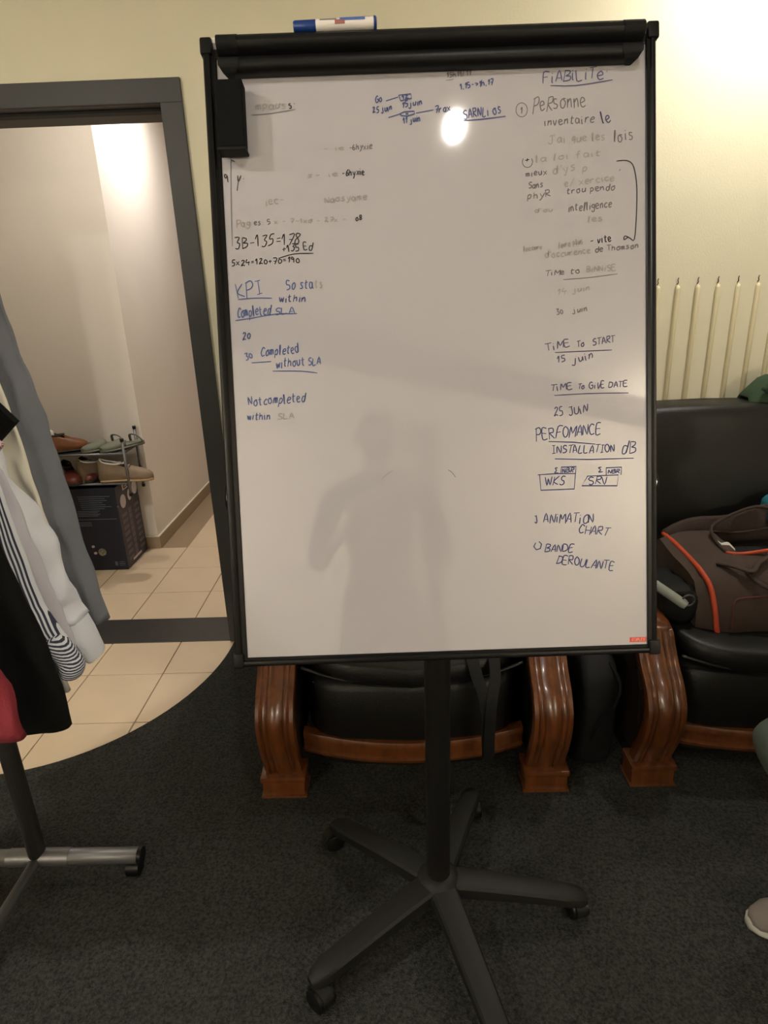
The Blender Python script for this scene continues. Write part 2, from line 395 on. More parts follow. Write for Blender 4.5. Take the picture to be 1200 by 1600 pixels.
# writing
WORDS = [
    ('mpaus', -0.2826, 0.9114, -0.2309, 0.9125, 0.0108, 'faint'),
    ('s:', -0.2288, 0.9115, -0.2174, 0.9131, 0.0108, 'black'),
    ('9', -0.3383, 0.7997, -0.3299, 0.8004, 0.0131, 'black'),
    ('Y', -0.3221, 0.7891, -0.3294, 0.7894, 0.0241, 'black'),
    (':', -0.3091, 0.7997, -0.3049, 0.7996, 0.009, 'black'),
    ('- ie', -0.1769, 0.8442, -0.1395, 0.8449, 0.0069, 'faint'),
    ('-6hyxie', -0.1354, 0.8437, -0.0959, 0.8453, 0.009, 'grey'),
    ('s- ie', -0.2047, 0.8031, -0.1505, 0.8042, 0.007, 'faint'),
    ('-6hyxie', -0.1474, 0.8031, -0.1099, 0.8048, 0.01, 'black'),
    ('iec-', -0.2744, 0.7622, -0.2419, 0.7651, 0.0111, 'faint'),
    (': Naosyame', -0.1887, 0.7623, -0.1061, 0.7665, 0.0091, 'faint'),
    ('Pag', -0.3232, 0.7295, -0.299, 0.7307, 0.0101, 'faint'),
    ('es: 5', -0.2948, 0.7316, -0.2665, 0.7326, 0.0081, 'grey'),
    ('x - 7-1xo - 27x - ', -0.2623, 0.7325, -0.1366, 0.7321, 0.007, 'faint'),
    ('o8', -0.1282, 0.7328, -0.1167, 0.7345, 0.0071, 'black'),
    ('3B-135=178', -0.3271, 0.696, -0.2198, 0.6984, 0.0174, 'black'),
    ('+135 Ed', -0.2508, 0.6873, -0.1992, 0.6895, 0.0112, 'black'),
    ('5x24=120+70=190', -0.3349, 0.6677, -0.2211, 0.6699, 0.0092, 'black'),
    ('KPI', -0.327, 0.618, -0.2823, 0.6247, 0.0217, 'blue'),
    (':', -0.2654, 0.6231, -0.2591, 0.6239, 0.0103, 'faint'),
    ('50 sta', -0.2463, 0.6266, -0.2008, 0.6281, 0.0144, 'blue'),
    ('ts', -0.1998, 0.628, -0.185, 0.6286, 0.0124, 'faint'),
    ('within', -0.2588, 0.6064, -0.2134, 0.6069, 0.0113, 'navy'),
    ('Completed', -0.3297, 0.585, -0.2735, 0.5883, 0.0145, 'blue'),
    ('SLA', -0.2672, 0.587, -0.2332, 0.5889, 0.0103, 'blue'),
    ('20', -0.3232, 0.5484, -0.3082, 0.55, 0.0115, 'navy'),
    ('30', -0.3196, 0.5148, -0.3055, 0.5196, 0.0105, 'blue'),
    ('Completed', -0.2938, 0.5192, -0.2287, 0.5253, 0.0136, 'blue'),
    ('without', -0.2692, 0.5005, -0.22, 0.504, 0.0136, 'blue'),
    ('SLA', -0.2158, 0.5028, -0.1945, 0.5042, 0.0115, 'blue'),
    ('Notcompleted', -0.3181, 0.44, -0.2216, 0.444, 0.0137, 'blue'),
    ('within', -0.3215, 0.4168, -0.2818, 0.4164, 0.0116, 'blue'),
    ('SLA', -0.2711, 0.4161, -0.2422, 0.4161, 0.0095, 'faint'),
    ('Go', -0.0893, 0.9145, -0.0778, 0.9171, 0.0099, 'navy'),
    ('25 juin', -0.0939, 0.8999, -0.0618, 0.9037, 0.0089, 'navy'),
    ('15juin', -0.0472, 0.9061, -0.012, 0.9108, 0.0089, 'navy'),
    ('7rax', 0.0062, 0.8954, 0.0321, 0.8994, 0.0099, 'navy'),
    ('11 juin', -0.0459, 0.8823, -0.0169, 0.8853, 0.009, 'navy'),
    ('12', -0.0468, 0.919, -0.0344, 0.9205, 0.0059, 'navy'),
    ('x', -0.0414, 0.8951, -0.0352, 0.8958, 0.0049, 'navy'),
    ('15h11/11', 0.0263, 0.9498, 0.0665, 0.9533, 0.0079, 'grey'),
    ('1,15->1h,17', 0.0474, 0.9314, 0.1021, 0.9374, 0.0089, 'navy'),
    ('SARNLi os', 0.0524, 0.8858, 0.1146, 0.8926, 0.0139, 'navy'),
    ('FiABiLiTe', 0.1803, 0.9356, 0.2812, 0.9409, 0.0167, 'purple'),
    ("'", 0.2823, 0.9458, 0.2864, 0.9457, 0.0059, 'purple'),
    ('1', 0.1435, 0.8906, 0.1476, 0.8904, 0.0099, 'grey'),
    ('PeRsonne', 0.1642, 0.8928, 0.252, 0.8996, 0.0208, 'grey'),
    ('inventaire', 0.1814, 0.8704, 0.2652, 0.8735, 0.0119, 'grey'),
    ('le', 0.2755, 0.8701, 0.2921, 0.8755, 0.0159, 'purple'),
    ("J'ai", 0.1872, 0.8434, 0.2183, 0.8443, 0.012, 'faint'),
    ('que les', 0.2255, 0.8441, 0.2825, 0.8451, 0.0109, 'faint'),
    ('lois', 0.2929, 0.8427, 0.3291, 0.8454, 0.0159, 'grey'),
    ('+', 0.1493, 0.8148, 0.1577, 0.8155, 0.008, 'black'),
    ('la loi fait', 0.166, 0.8142, 0.2761, 0.8214, 0.009, 'faint'),
    ('mieux', 0.151, 0.7917, 0.1865, 0.7955, 0.009, 'grey'),
    ("d'ys", 0.1948, 0.7952, 0.2343, 0.7998, 0.012, 'faint'),
    ('p', 0.2426, 0.7975, 0.253, 0.7992, 0.01, 'faint'),
    ('Sans', 0.1549, 0.7735, 0.1799, 0.7756, 0.009, 'grey'),
    ('e/ xercice', 0.2132, 0.7745, 0.2966, 0.7816, 0.01, 'faint'),
    ("'", 0.3008, 0.7915, 0.3039, 0.7914, 0.007, 'grey'),
    ('phyR', 0.1525, 0.7564, 0.1922, 0.7601, 0.0101, 'grey'),
    ('trou pendo', 0.2162, 0.7633, 0.2965, 0.7675, 0.009, 'grey'),
    ("d'ou", 0.1646, 0.7348, 0.196, 0.7367, 0.0061, 'faint'),
    ('intelligence', 0.219, 0.7349, 0.2911, 0.7405, 0.0111, 'grey'),
    ('les', 0.2501, 0.7166, 0.2773, 0.7197, 0.0081, 'faint'),
    ('faire plus', 0.2015, 0.6776, 0.2435, 0.6843, 0.0082, 'faint'),
    ('- vite', 0.254, 0.6819, 0.2907, 0.6867, 0.0112, 'black'),
    ('lecture', 0.1448, 0.6755, 0.1763, 0.6775, 0.0061, 'faint'),
    ("d'occurence", 0.1803, 0.663, 0.2559, 0.6675, 0.0092, 'faint'),
    ('de Thomson', 0.2622, 0.6694, 0.3346, 0.674, 0.0081, 'grey'),
    ('TiMe to', 0.1798, 0.6343, 0.2388, 0.6364, 0.0083, 'grey'),
    ('BiNNiSE', 0.2472, 0.6371, 0.2977, 0.6395, 0.0093, 'faint'),
    ('14', 0.1983, 0.6038, 0.2152, 0.6043, 0.0093, 'faint'),
    ('juin', 0.2247, 0.607, 0.2543, 0.6081, 0.0093, 'faint'),
    ('30', 0.1979, 0.5708, 0.2095, 0.5724, 0.0093, 'grey'),
    ('juin', 0.2243, 0.573, 0.2497, 0.5752, 0.0082, 'grey'),
    ('TiME', 0.179, 0.5131, 0.2216, 0.519, 0.0115, 'purple'),
    ('To', 0.2311, 0.5176, 0.2438, 0.5182, 0.0094, 'purple'),
    ('START', 0.2566, 0.5188, 0.2948, 0.5237, 0.0104, 'purple'),
    ('15', 0.1968, 0.4926, 0.2138, 0.4952, 0.0105, 'purple'),
    ('juin', 0.2233, 0.4917, 0.2596, 0.4988, 0.0115, 'purple'),
    ('TiME', 0.1854, 0.4457, 0.2239, 0.4486, 0.0105, 'purple'),
    ('To', 0.2314, 0.4483, 0.2431, 0.4489, 0.0084, 'purple'),
    ('GiVE', 0.2505, 0.4476, 0.2772, 0.4488, 0.0106, 'purple'),
    ('DATE', 0.2825, 0.4486, 0.3156, 0.4496, 0.0095, 'purple'),
    ('25', 0.1912, 0.4042, 0.2084, 0.4068, 0.0148, 'purple'),
    ('JUiN', 0.2159, 0.4054, 0.2491, 0.4106, 0.0128, 'purple'),
    ('PERFOMANCE', 0.1607, 0.3669, 0.2712, 0.3716, 0.0181, 'navy'),
    ('INSTALLATION', 0.1861, 0.3425, 0.2935, 0.342, 0.0128, 'navy'),
    ('dB', 0.3032, 0.3395, 0.329, 0.3396, 0.0192, 'navy'),
    ('NBR', 0.2039, 0.3096, 0.2233, 0.31, 0.0076, 'navy'),
    ('Z', 0.1899, 0.3101, 0.1975, 0.3109, 0.0086, 'navy'),
    ('WKS', 0.1745, 0.2891, 0.209, 0.2901, 0.014, 'navy'),
    ('NBR', 0.2804, 0.3059, 0.3008, 0.3063, 0.0065, 'navy'),
    ('Z', 0.2642, 0.3086, 0.2729, 0.3094, 0.0076, 'navy'),
    ('SRV', 0.2479, 0.2876, 0.2813, 0.2886, 0.013, 'navy'),
    ('J', 0.1551, 0.228, 0.1617, 0.2299, 0.0109, 'navy'),
    ('ANiMATiON', 0.1703, 0.2263, 0.257, 0.2233, 0.0153, 'navy'),
    ('CHART', 0.2297, 0.2079, 0.2806, 0.1996, 0.0142, 'navy'),
    ('BANDE', 0.1717, 0.1771, 0.2217, 0.1754, 0.0132, 'navy'),
    ('DEROULANTE', 0.191, 0.1566, 0.29, 0.1411, 0.0143, 'navy'),
]
MARKS = [
    ([(-0.2902, 0.9037), (-0.2622, 0.9047), (-0.2186, 0.9101)], 'grey'),
    ([(-0.3262, 0.8494), (-0.3296, 0.7853), (-0.3321, 0.6993)], 'grey'),
    ([(-0.3306, 0.8455), (-0.3266, 0.8424), (-0.3211, 0.8472)], 'black'),
    ([(-0.327, 0.8354), (-0.3209, 0.8322)], 'black'),
    ([(-0.2576, 0.6773), (-0.231, 0.6835), (-0.1995, 0.6834)], 'black'),
    ([(-0.3272, 0.6139), (-0.2975, 0.615), (-0.2712, 0.614)], 'blue'),
    ([(-0.3332, 0.58), (-0.3044, 0.5831), (-0.2671, 0.588), (-0.2311, 0.5878)], 'blue'),
    ([(-0.3103, 0.5103), (-0.2921, 0.5107), (-0.2772, 0.5113)], 'blue'),
    ([(-0.2758, 0.4955), (-0.229, 0.4938), (-0.2015, 0.4897)], 'blue'),
    ([(-0.0726, 0.9179), (-0.0529, 0.9231)], 'navy'),
    ([(-0.0517, 0.926), (-0.0321, 0.9273), (-0.0313, 0.9204), (-0.0489, 0.9171), (-0.0517, 0.926)], 'navy'),
    ([(-0.0694, 0.8921), (-0.0496, 0.8973)], 'navy'),
    ([(-0.0248, 0.8974), (0.0032, 0.9014)], 'navy'),
    ([(-0.0506, 0.8974), (-0.0433, 0.9001), (-0.0278, 0.9005), (-0.0269, 0.8965), (-0.0394, 0.893), (-0.0486, 0.8943), (-0.0506, 0.8974)], 'navy'),
    ([(0.0251, 0.9459), (0.0375, 0.9475)], 'grey'),
    ([(0.0503, 0.883), (0.0782, 0.884), (0.1196, 0.8875)], 'navy'),
    ([(0.1926, 0.9322), (0.2338, 0.9308), (0.2925, 0.9376)], 'purple'),
    ([(0.1549, 0.8961), (0.153, 0.8898), (0.1483, 0.886), (0.1426, 0.8862), (0.138, 0.8903), (0.1364, 0.8968), (0.1383, 0.9031), (0.143, 0.9069), (0.1487, 0.9067), (0.1533, 0.9026), (0.1549, 0.8961)], 'grey'),
    ([(0.1603, 0.8207), (0.1618, 0.8154), (0.1601, 0.8101), (0.1559, 0.807), (0.1508, 0.8072), (0.1467, 0.8106), (0.1452, 0.8159), (0.1469, 0.8212)], 'grey'),
    ([(0.2978, 0.8116), (0.3134, 0.8121), (0.3238, 0.8057), (0.3289, 0.7875), (0.3308, 0.7623), (0.3296, 0.7219), (0.3263, 0.6875), (0.32, 0.6888), (0.3159, 0.6909), (0.3095, 0.6871), (0.3106, 0.6932), (0.319, 0.6898)], 'black'),
    ([(0.2092, 0.6271), (0.2513, 0.6288), (0.2987, 0.6333)], 'grey'),
    ([(0.1938, 0.5095), (0.2395, 0.51), (0.2883, 0.5104)], 'purple'),
    ([(0.1917, 0.4391), (0.2494, 0.4403), (0.3156, 0.439)], 'purple'),
    ([(0.181, 0.363), (0.2218, 0.3605), (0.2593, 0.356)], 'navy'),
    ([(0.1913, 0.3337), (0.2483, 0.3307), (0.3236, 0.3302)], 'navy'),
    ([(0.1618, 0.3079), (0.1942, 0.3089), (0.2254, 0.3078), (0.223, 0.282), (0.1668, 0.2818), (0.1651, 0.3078)], 'navy'),
    ([(0.2007, 0.3087), (0.2019, 0.3194), (0.2266, 0.3196), (0.2254, 0.3078)], 'navy'),
    ([(0.2448, 0.3028), (0.2976, 0.3031), (0.2953, 0.2849), (0.236, 0.287), (0.2459, 0.3028)], 'navy'),
    ([(0.2771, 0.3039), (0.2772, 0.3157), (0.3031, 0.3159), (0.3019, 0.303)], 'navy'),
    ([(0.1567, 0.193), (0.1533, 0.1865), (0.1576, 0.1809), (0.1642, 0.1828), (0.1664, 0.1904), (0.1622, 0.195)], 'navy'),
    ([(-0.1013, 0.3095), (-0.0891, 0.3199), (-0.0803, 0.3239)], 'faint'),
    ([(0.0113, 0.3217), (0.0176, 0.3172), (0.0238, 0.3084)], 'grey'),
]

FONT = {
 'A': ["0,0 2,6 4,0", "1,2 3,2"], 'B': ["0,0 0,6", "0,6 3,5.6 3,4 1,3.2 3.6,2.6 3.6,.8 0,0"], 'C': ["4,5 2,6 .3,4 .2,2 1.6,0 4,.6"],
 'D': ["0,0 .3,6", "-.3,5.8 3,5.4 4,3 3,.8 0,0"], 'E': ["3.6,6 .2,6 0,0 3.8,0", "0,3.2 3,3.2"], 'F': ["4,6.3 .3,6 0,0", "0,3.2 3,3.4"],
 'G': ["4,5 2,6 .2,4 .2,1.6 2,0 4,1 3.8,3 2.2,3"], 'H': ["0,0 0,6", "4,0 4,6", "0,3 4,3.2"], 'I': ["2,0 2,6", ".6,6 3.4,6", ".6,0 3.4,0"],
 'J': ["1,5.6 4,6", "3,6 3.2,1 1.6,-.6 0,.6"], 'K': ["0,0 .2,6", "3.8,6 .2,2.6 4,0"], 'L': ["0,6 0,0 3.6,.2"], 'M': ["0,0 .4,6 2,2.4 3.8,6 4.2,0"],
 'N': ["0,0 .3,5.6 3.4,.3 3.8,6"], 'O': ["2,6 .3,4.6 0,2 1.6,0 3.6,1 4,4 2,6"], 'P': ["0,-1 .3,6", "-.3,5.6 2.6,6.4 3.8,4.8 2.6,3 .2,2.8"],
 'R': ["0,0 .2,6", "-.2,5.8 3.2,6 3.2,3.6 .3,3 4,0"], 'S': ["3.8,5.4 2,6 .4,4.8 1.2,3.4 3.2,2.6 3.4,.8 1.6,0 0,.6"], 'T': ["-.2,6 4.4,6.2", "2,6 1.8,0"],
 'U': ["0,6 .1,1.4 1.8,0 3.6,1.4 3.8,6"], 'V': ["0,6 1.8,0 4,6"], 'W': ["0,6 .8,0 2.2,4.6 3.2,0 4.6,6"], 'Y': ["0,6 2,3.4 4,6", "2,3.4 2,0"],
 'Z': ["3.6,6 .4,6 2.4,3 .2,.2 4,0"],
 'a': ["3.2,3.6 1.2,4 0,2 1.2,0 2.8,1 3.2,3.8 3.2,.4 4,0"], 'b': ["0,6 .2,0 2.6,.4 3.4,2.4 2,3.8 .3,2.6"], 'c': ["3.6,3.4 1.8,4 .2,2 1.6,0 3.6,.6"],
 'd': ["3,3.6 1,4 0,2 1,0 2.8,.8 3.4,6.6 3.2,0"], 'e': ["0,2 3,2.6 2.4,4 .8,3.8 0,2 1.2,0 3.6,.6"], 'f': ["3,6 1.8,6 1.4,4 1.2,-1", "0,3.2 3,3.4"],
 'g': ["3,3.8 .8,3.8 .2,1.8 2.6,1.4 3.2,4 3,-1.2 1,-2 0,-1"], 'h': ["0,0 .2,6", ".1,2.4 1.8,3.8 2.8,2.8 3,0"], 'i': ["1,3.8 1,.4 2,0", "1.1,5.4 1.3,5.1"],
 'j': ["2,3.8 2,-1.2 .6,-2 -.6,-1", "2.1,5.4 2.3,5.1"], 'k': ["0,0 0,6", "3,4 0,1.8 3.2,0"], 'l': ["1,0 1.6,6 1,6 1,.4 2,0"], 'm': ["0,0 .2,4 .2,2.6 1.4,4 1.7,0 1.8,2.6 3,4 3.4,0"],
 'n': ["0,0 .2,4 .2,2.4 2,4 2.8,2.6 3,0"], 'o': ["1.8,4 .2,2.6 .6,.4 2.4,0 3.4,2 1.8,4 3.6,3.8"], 'p': ["0,-2 .3,4", ".2,3 2,4.2 3.2,2.6 1.8,.4 .2,.8"],
 'q': ["3,3.6 1,4 .2,2 1.6,.4 3,2.6 3,-2"], 'r': ["0,0 .2,4 .2,2.4 1.6,4 3,3.6"], 's': ["3,3.8 1,4 .8,2.6 2.8,1.6 2,0 0,.2"], 't': ["1.4,6 1.2,.6 2.8,.2", "0,3.8 3.2,4.2"],
 'u': ["0,4 .2,.8 1.4,0 2.8,1.4 3,4 3.2,0"], 'v': ["0,4 1.4,0 3,4"], 'w': ["0,4 .8,0 2,3.4 2.8,0 4,4"], 'x': ["0,4 3.4,0", "3.4,4 0,0"], 'y': ["0,4 1.6,.8", "3.4,4 1.4,-1.8 0,-2"],
 '0': ["2,4.6 .4,3 .8,.6 2.6,0 3.6,2.4 2,4.6"], '1': [".2,3.6 2.2,6 2.2,0"], '2': [".4,5 2,6 3,4.6 .2,.2 2,.8 4,0"], '3': [".2,6 3.4,6 1.6,3.6 3.6,2.4 2.4,0 0,.4"],
 '4': ["1,6 .2,2.6 4,2.8", "3,4 2.8,-.6"], '5': ["3.6,6 .8,6 .6,3.6 3,3.2 3,.8 .2,0"], '6': ["2.8,6 .6,3.4 .4,1 2,0 3.4,1.4 2,2.8 .6,2"], '7': [".2,6 4,6 1.6,0", ".8,3 3.2,3.2"],
 '8': ["3,5.4 1,6 .6,4.4 3,2 2.6,.2 .6,.4 .8,2.2 3,4.4 3,5.4"], '9': ["3,5 1.4,6 .4,4.4 1.6,3.4 3,5 2.6,0"],
 ':': ["1.4,3.4 1.8,3", "1.4,.6 1.8,.2"], '-': [".4,2.6 3.4,2.8"], '=': [".4,2 3.4,2.2", ".4,3.6 3.2,3.8"], '+': [".2,2.4 3.6,2.6", "1.9,4.2 1.9,.8"],
 '/': ["0,-.6 3,6.4"], ',': ["1.4,.4 .8,-1"], "'": ["1.6,6.4 1.2,4.6"], '>': ["0,4 3.4,2.6 1,1"], ' ': []}
def stroke(bm, pts, wd, z=.0006, smooth=True):
    P = [Vector((p[0], p[1], 0)) for p in pts]
    if len(P) > 2 and smooth: P = spline(P, 3)
    V = []
    for i, p in enumerate(P):
        t = P[min(i+1, len(P)-1)]-P[max(i-1, 0)]
        if t.length < 1e-7: continue
        t.normalize(); n = Vector((-t.y, t.x, 0))*wd/2*(1 if 0 < i < len(P)-1 else .7)
        V.append((bm.verts.new((p.x+n.x, p.y+n.y, z)), bm.verts.new((p.x-n.x, p.y-n.y, z))))
    for a, b in zip(V, V[1:]):
        bm.faces.new((a[0], a[1], b[1], b[0]))
rr = random.Random(3)
def write(bm, text, x0, y0, x1, y1, h, wd):
    A = Vector((x0, y0)); D = Vector((x1-x0, y1-y0)); L = D.length; d = D/L if L > 0 else Vector((1, 0)); n = Vector((-d.y, d.x))
    if x1 < x0: d = -d; n = -n
    wid = [{'i': .6, 'l': .7, ' ': .7, ':': .6, "'": .5, ',': .5, '1': .75, 'M': 1.15, 'W': 1.2, 'm': 1.1}.get(c, 1) for c in text]
    tot = sum(wid); x = 0
    for c, ww in zip(text, wid):
        cw = L/tot*ww; jx = rr.uniform(-.03, .03)*cw; jy = rr.uniform(-.09, .09)*h; sl = rr.uniform(-.05, .26)
        for st in FONT.get(c, []):
            pts = []
            for q in st.split():
                a, b = map(float, q.split(','))
                a += rr.uniform(-.26, .26); b += rr.uniform(-.26, .26)
                px = x + jx + a/4*cw*.80 + sl*b/6*h; py = b/6*h + jy
                P = A + d*px + n*py; pts.append((P.x, P.y))
            stroke(bm, pts, wd)
        x += cw
inks = {}
for t, x0, y0, x1, y1, h, ink in WORDS:
    bm = inks.setdefault(ink, bmesh.new()); write(bm, t, x0, y0, x1, y1, h, {'faint': .0019, 'grey': .0018}.get(ink, .0019))
for pts, ink in MARKS:
    stroke(inks.setdefault(ink, bmesh.new()), pts, .0018 if ink in ('black', 'blue', 'purple') else (.0010 if ink == 'faint' else (.0013 if ink == 'grey' else .0021)), smooth=ink != 'navy')
for ink, bm in inks.items():
    for f in bm.faces:
        f.normal_update()
        if f.normal.z < 0: f.normal_flip()
    me = bpy.data.meshes.new('handwriting'); xform(bm, BT); bm.to_mesh(me); bm.free(); me.materials.append(M[ink])
    o = bpy.data.objects.new('handwriting', me); COL.objects.link(o); o.parent = panel; o['kind'] = 'stuff'
    o['label'] = {'black': 'black', 'grey': 'grey half-wiped', 'faint': 'faint wiped', 'blue': 'light blue', 'navy': 'dark blue', 'purple': 'violet grey'}[ink] + ' marker handwriting'
lb = obj('brand_label', xform(box((.3155, .0155, 0), (.3435, .0235, .0006)), BT), 'red', panel); lb['label'] = 'small red corner label'
bm = bmesh.new(); write(bm, 'STAPLES', .318, .0175, .341, .0175, .0042, .0006); xform(bm, BT @ Matrix.Translation((0, 0, .0003)))
obj('label_lettering', bm, 'redl', panel)
# five-arm base
ANG = [-3, 69, 141, 215, 287]
hub = bmesh.new(); R = []
for r, z in ((.05, .07), (.056, .085), (.056, .112), (.045, .128), (.030, .136)): R.append([(r*math.cos(a*PI/12), r*math.sin(a*PI/12), z) for a in range(24)])
rings(hub, R); obj('hub', hub, 'basep', ez, smooth=True, ang=.8)
for a in ANG:
    bm = bmesh.new(); R = []
    for t in [0, .08, .2, .35, .5, .65, .8, .9, .96, 1.0]:
        r = .02 + t*.325; zt = .128 - .032*t - .012*t*t; th = .036 - .010*t; wd = .031 - .007*t
        if t > .95: wd *= .8; zt -= .003
        if t == 1.0: wd *= .6; zt -= .006; th *= .6
        sec = [(-wd, -th), (-wd, -.008), (-wd*.82, -.002), (-wd*.35, .001), (wd*.35, .001), (wd*.82, -.002), (wd, -.008), (wd, -th)]
        R.append([(r, y, zt+z) for y, z in sec])
    rings(bm, R); xform(bm, Matrix.Rotation(math.radians(a), 4, 'Z'))
    leg = obj('leg', bm, 'basep', ez, smooth=True, ang=.6)
    ca = math.radians(a); c = Vector((math.cos(ca), math.sin(ca), 0))*.330
    sw = ca + {-3: .3, 69: 2, 141: -.5, 215: .2, 287: 1.0}[a]
    ax = Vector((math.cos(sw), math.sin(sw), 0)); bk = Vector((-ax.y, ax.x, 0))*.012
    bm = bmesh.new()
    for s in (-1, 1):
        p = c + bk; tube(bm, [p+ax*s*.006+Vector((0, 0, .026)), p+ax*s*.020+Vector((0, 0, .026)), p+ax*s*.023+Vector((0, 0, .026))], [.0255, .0255, .020], 18)
    obj('castor_wheel', bm, 'plastic', leg, smooth=True, ang=.6)
    bm = bmesh.new(); tube(bm, [c+Vector((0, 0, .036)), c+Vector((0, 0, .07))], .007, 8)
    p = c+bk; tube(bm, [p-ax*.013+Vector((0, 0, .030)), p+ax*.013+Vector((0, 0, .030))], .0285, 16)
    obj('castor_hood', bm, 'basep', leg, smooth=True, ang=.6)

# black eraser block on the left rail
er = thing('board_eraser', 'black magnetic eraser block at the board upper left corner', 'eraser', HUB)
bobj('eraser_body', box((-.341, .842, .004), (-.2975, .944, .030), .003), 'eraser', er)
bobj('eraser_lip', box((-.341, .8365, .0045), (-.2955, .8415, .032), .002), 'plasticm', er)
# marker on top of the clamp bar
mk = thing('whiteboard_marker', 'blue and white whiteboard marker lying on top of the clamp bar', 'marker', HUB)
MA, MB_ = Vector((-.2135, 1.0200, .024)), Vector((-.0835, 1.0215, .024)); mr = .0088; md = (MB_-MA)
bobj('barrel', mk_tube([MA+md*.27, MA+md*.97], mr, 18), 'whitep', mk, smooth=True, ang=.6)
bobj('cap', mk_tube([MA, MA+md*.02, MA+md*.27], [mr*.8, mr*.97, mr*.97], 18), 'mblue', mk, smooth=True, ang=.6)
bobj('end_plug', mk_tube([MA+md*.965, MA+md*.985, MA+md], [mr*1.12, mr*1.12, mr*.9], 18), 'mblue', mk, smooth=True, ang=.6)
def patch(u0, u1, a0, a1, m, nm, up=.0004):
    bm = bmesh.new(); R = []
    for i in range(7):
        a = a0+(a1-a0)*i/6
        R.append([MA+md*u0+Vector((0, math.cos(a), math.sin(a)))*(mr+up), MA+md*u1+Vector((0, math.cos(a), math.sin(a)))*(mr+up)])
    rings(bm, R, cap=False, closed=False); bobj(nm, bm, m, mk)
patch(.56, .86, .7, 1.5, 'mlabel', 'printed_label'); patch(.50, .62, 1.3, 2.0, 'mred', 'printed_label'); patch(.32, .52, 1.0, 1.25, 'grey', 'printed_label'); patch(.66, .92, .35, .55, 'grey', 'printed_label')

# ------------------------------------------------------------------ armchairs
def armchair(loc, label):
    t = thing('armchair', label, 'armchair', loc, 0, 'black leather armchairs with carved wooden arms')
    path = spline([(0, .075, .022), (0, .12, .004), (0, .18, -.022), (0, .25, -.038), (0, .30, -.034), (0, .35, -.002), (0, .39, .045), (0, .43, .080), (0, .455, .098), (0, .465, .112)], 4)
    for s in (-1, 1):
        cx = s*.388
        a = t
        # fluted front face swept up the S curve
        xs = [-.064, -.062, -.050, -.044, -.038, -.032, -.026, -.010, .010, .026, .032, .038, .044, .050, .062, .064]
        dp = [.030, .004, .001, .007, .001, .002, .009, -.004, -.004, .009, .002, .001, .007, .001, .004, .030]
        bm = bmesh.new(); R = []
        for p in path:
            z, y = p.y, p.z; k = .90 - .03*math.sin(min(1, z/.5)*PI)
            R.append([(cx+x*k*.98, y+d, z) for x, d in zip(xs, dp)] + [(cx+.050, y+.045, z), (cx-.050, y+.045, z)])
        rings(bm, R)
        ar = obj('arm_front', bm, 'wood', t, smooth=True, ang=.9)
        bm = bmesh.new(); bx(bm, (cx-.068, -.002, 0), (cx+.068, .085, .010), .003); bx(bm, (cx-.063, .004, .008), (cx+.063, .080, .058), .006); bx(bm, (cx-.067, -.001, .056), (cx+.067, .085, .076), .006)
        obj('foot_block', bm, 'wood', ar, smooth=True, ang=.5)
        # side panel and rolled arm rest
        bm = bmesh.new(); prism(bm, [(.06, .08), (.05, .2), (.06, .3), (.13, .42), (.17, .46), (.76, .46), (.80, .08)], cx-.045, cx+.045, 'x')
        obj('side_panel', bm, 'wooddark' if s < 0 else 'leather', t)
        bm = bmesh.new(); R = []
        for y, z, hw, th in ((.112, .460, .046, .010), (.118, .467, .054, .014), (.15, .472, .057, .018), (.3, .480, .058, .02), (.6, .48, .056, .02), (.8, .47, .05, .02)):
            R.append([(cx+hw*math.cos(q*PI/8), y, z+th*math.sin(q*PI/8)) for q in range(16)])
        rings(bm, R); obj('arm_rest', bm, 'wood', t, smooth=True, ang=.8)
    # bowed front rail with two mouldings
    bm = bmesh.new(); R = []
    for i in range(13):
        u = -1+2*i/12; x = u*.33; y = .085-.045*(1-u*u); dz = .006*u*u*2.6
        R.append([(x, y+.03, .084+dz), (x, y, .084+dz), (x, y-.004, .096+dz), (x, y+.006, .101+dz), (x, y+.006, .130+dz), (x, y-.004, .136+dz), (x, y-.004, .146+dz), (x, y, .155+dz), (x, y+.03, .155+dz)])
    rings(bm, R); obj('front_rail', bm, 'wood', t, smooth=True, ang=.5)
    def bow(v):
        u = max(-1, min(1, v.x/.33)); v = v.copy()
        v.y += .03*u*u if v.y < .3 else 0; return v
    obj('seat_base', pillow((0, .42, .068), (.325, .355, .022), .3, sub=bow), 'leather', t, smooth=True)
    obj('seat_apron', pillow((0, .40, .245), (.325, .355, .12), .28, sub=bow), 'leather', t, smooth=True)
    def crown(v):
        u = max(-1, min(1, v.x/.325)); v = bow(v)
        v.z += .05*abs(u)**2.2*(1 if v.y < .25 else .4) + (.012*(1-u*u) if v.z > .39 else 0)
        v.z += .004*noise.noise(v*14); return v
    sc = obj('seat_cushion', pillow((0, .42, .372), (.325, .385, .040), .36, 18, sub=crown), 'leather', t, smooth=True)
    pip = [(u*.318, .056+.03*u*u-.012, .352+.05*abs(u)**2.2) for u in [-1+i/8 for i in range(17)]]
    obj('piping', mk_tube(spline(pip, 2), .0045, 8), 'piping', sc, smooth=True)
    def lean(v):
        v = v.copy(); v.y += (v.z-.45)*.13; v.y -= .03*math.cos(v.x/.36*PI/2)*(1 if v.y < .8 else 0)
        if v.z > .9: v.z += .012*math.cos(v.x/.36*PI/2)
        v.x *= 1+.08*max(0, v.z-.6)
        v += Vector((0, 1, 0))*.006*noise.noise(v*7); return v
    obj('backrest', pillow((0, .705, .695), (.36, .085, .30), .32, 18, sub=lean), 'leather', t, smooth=True)
    return t
c1 = armchair((.039, 1.483, 0), 'black leather armchair behind the whiteboard, its wooden arm fronts below the board')
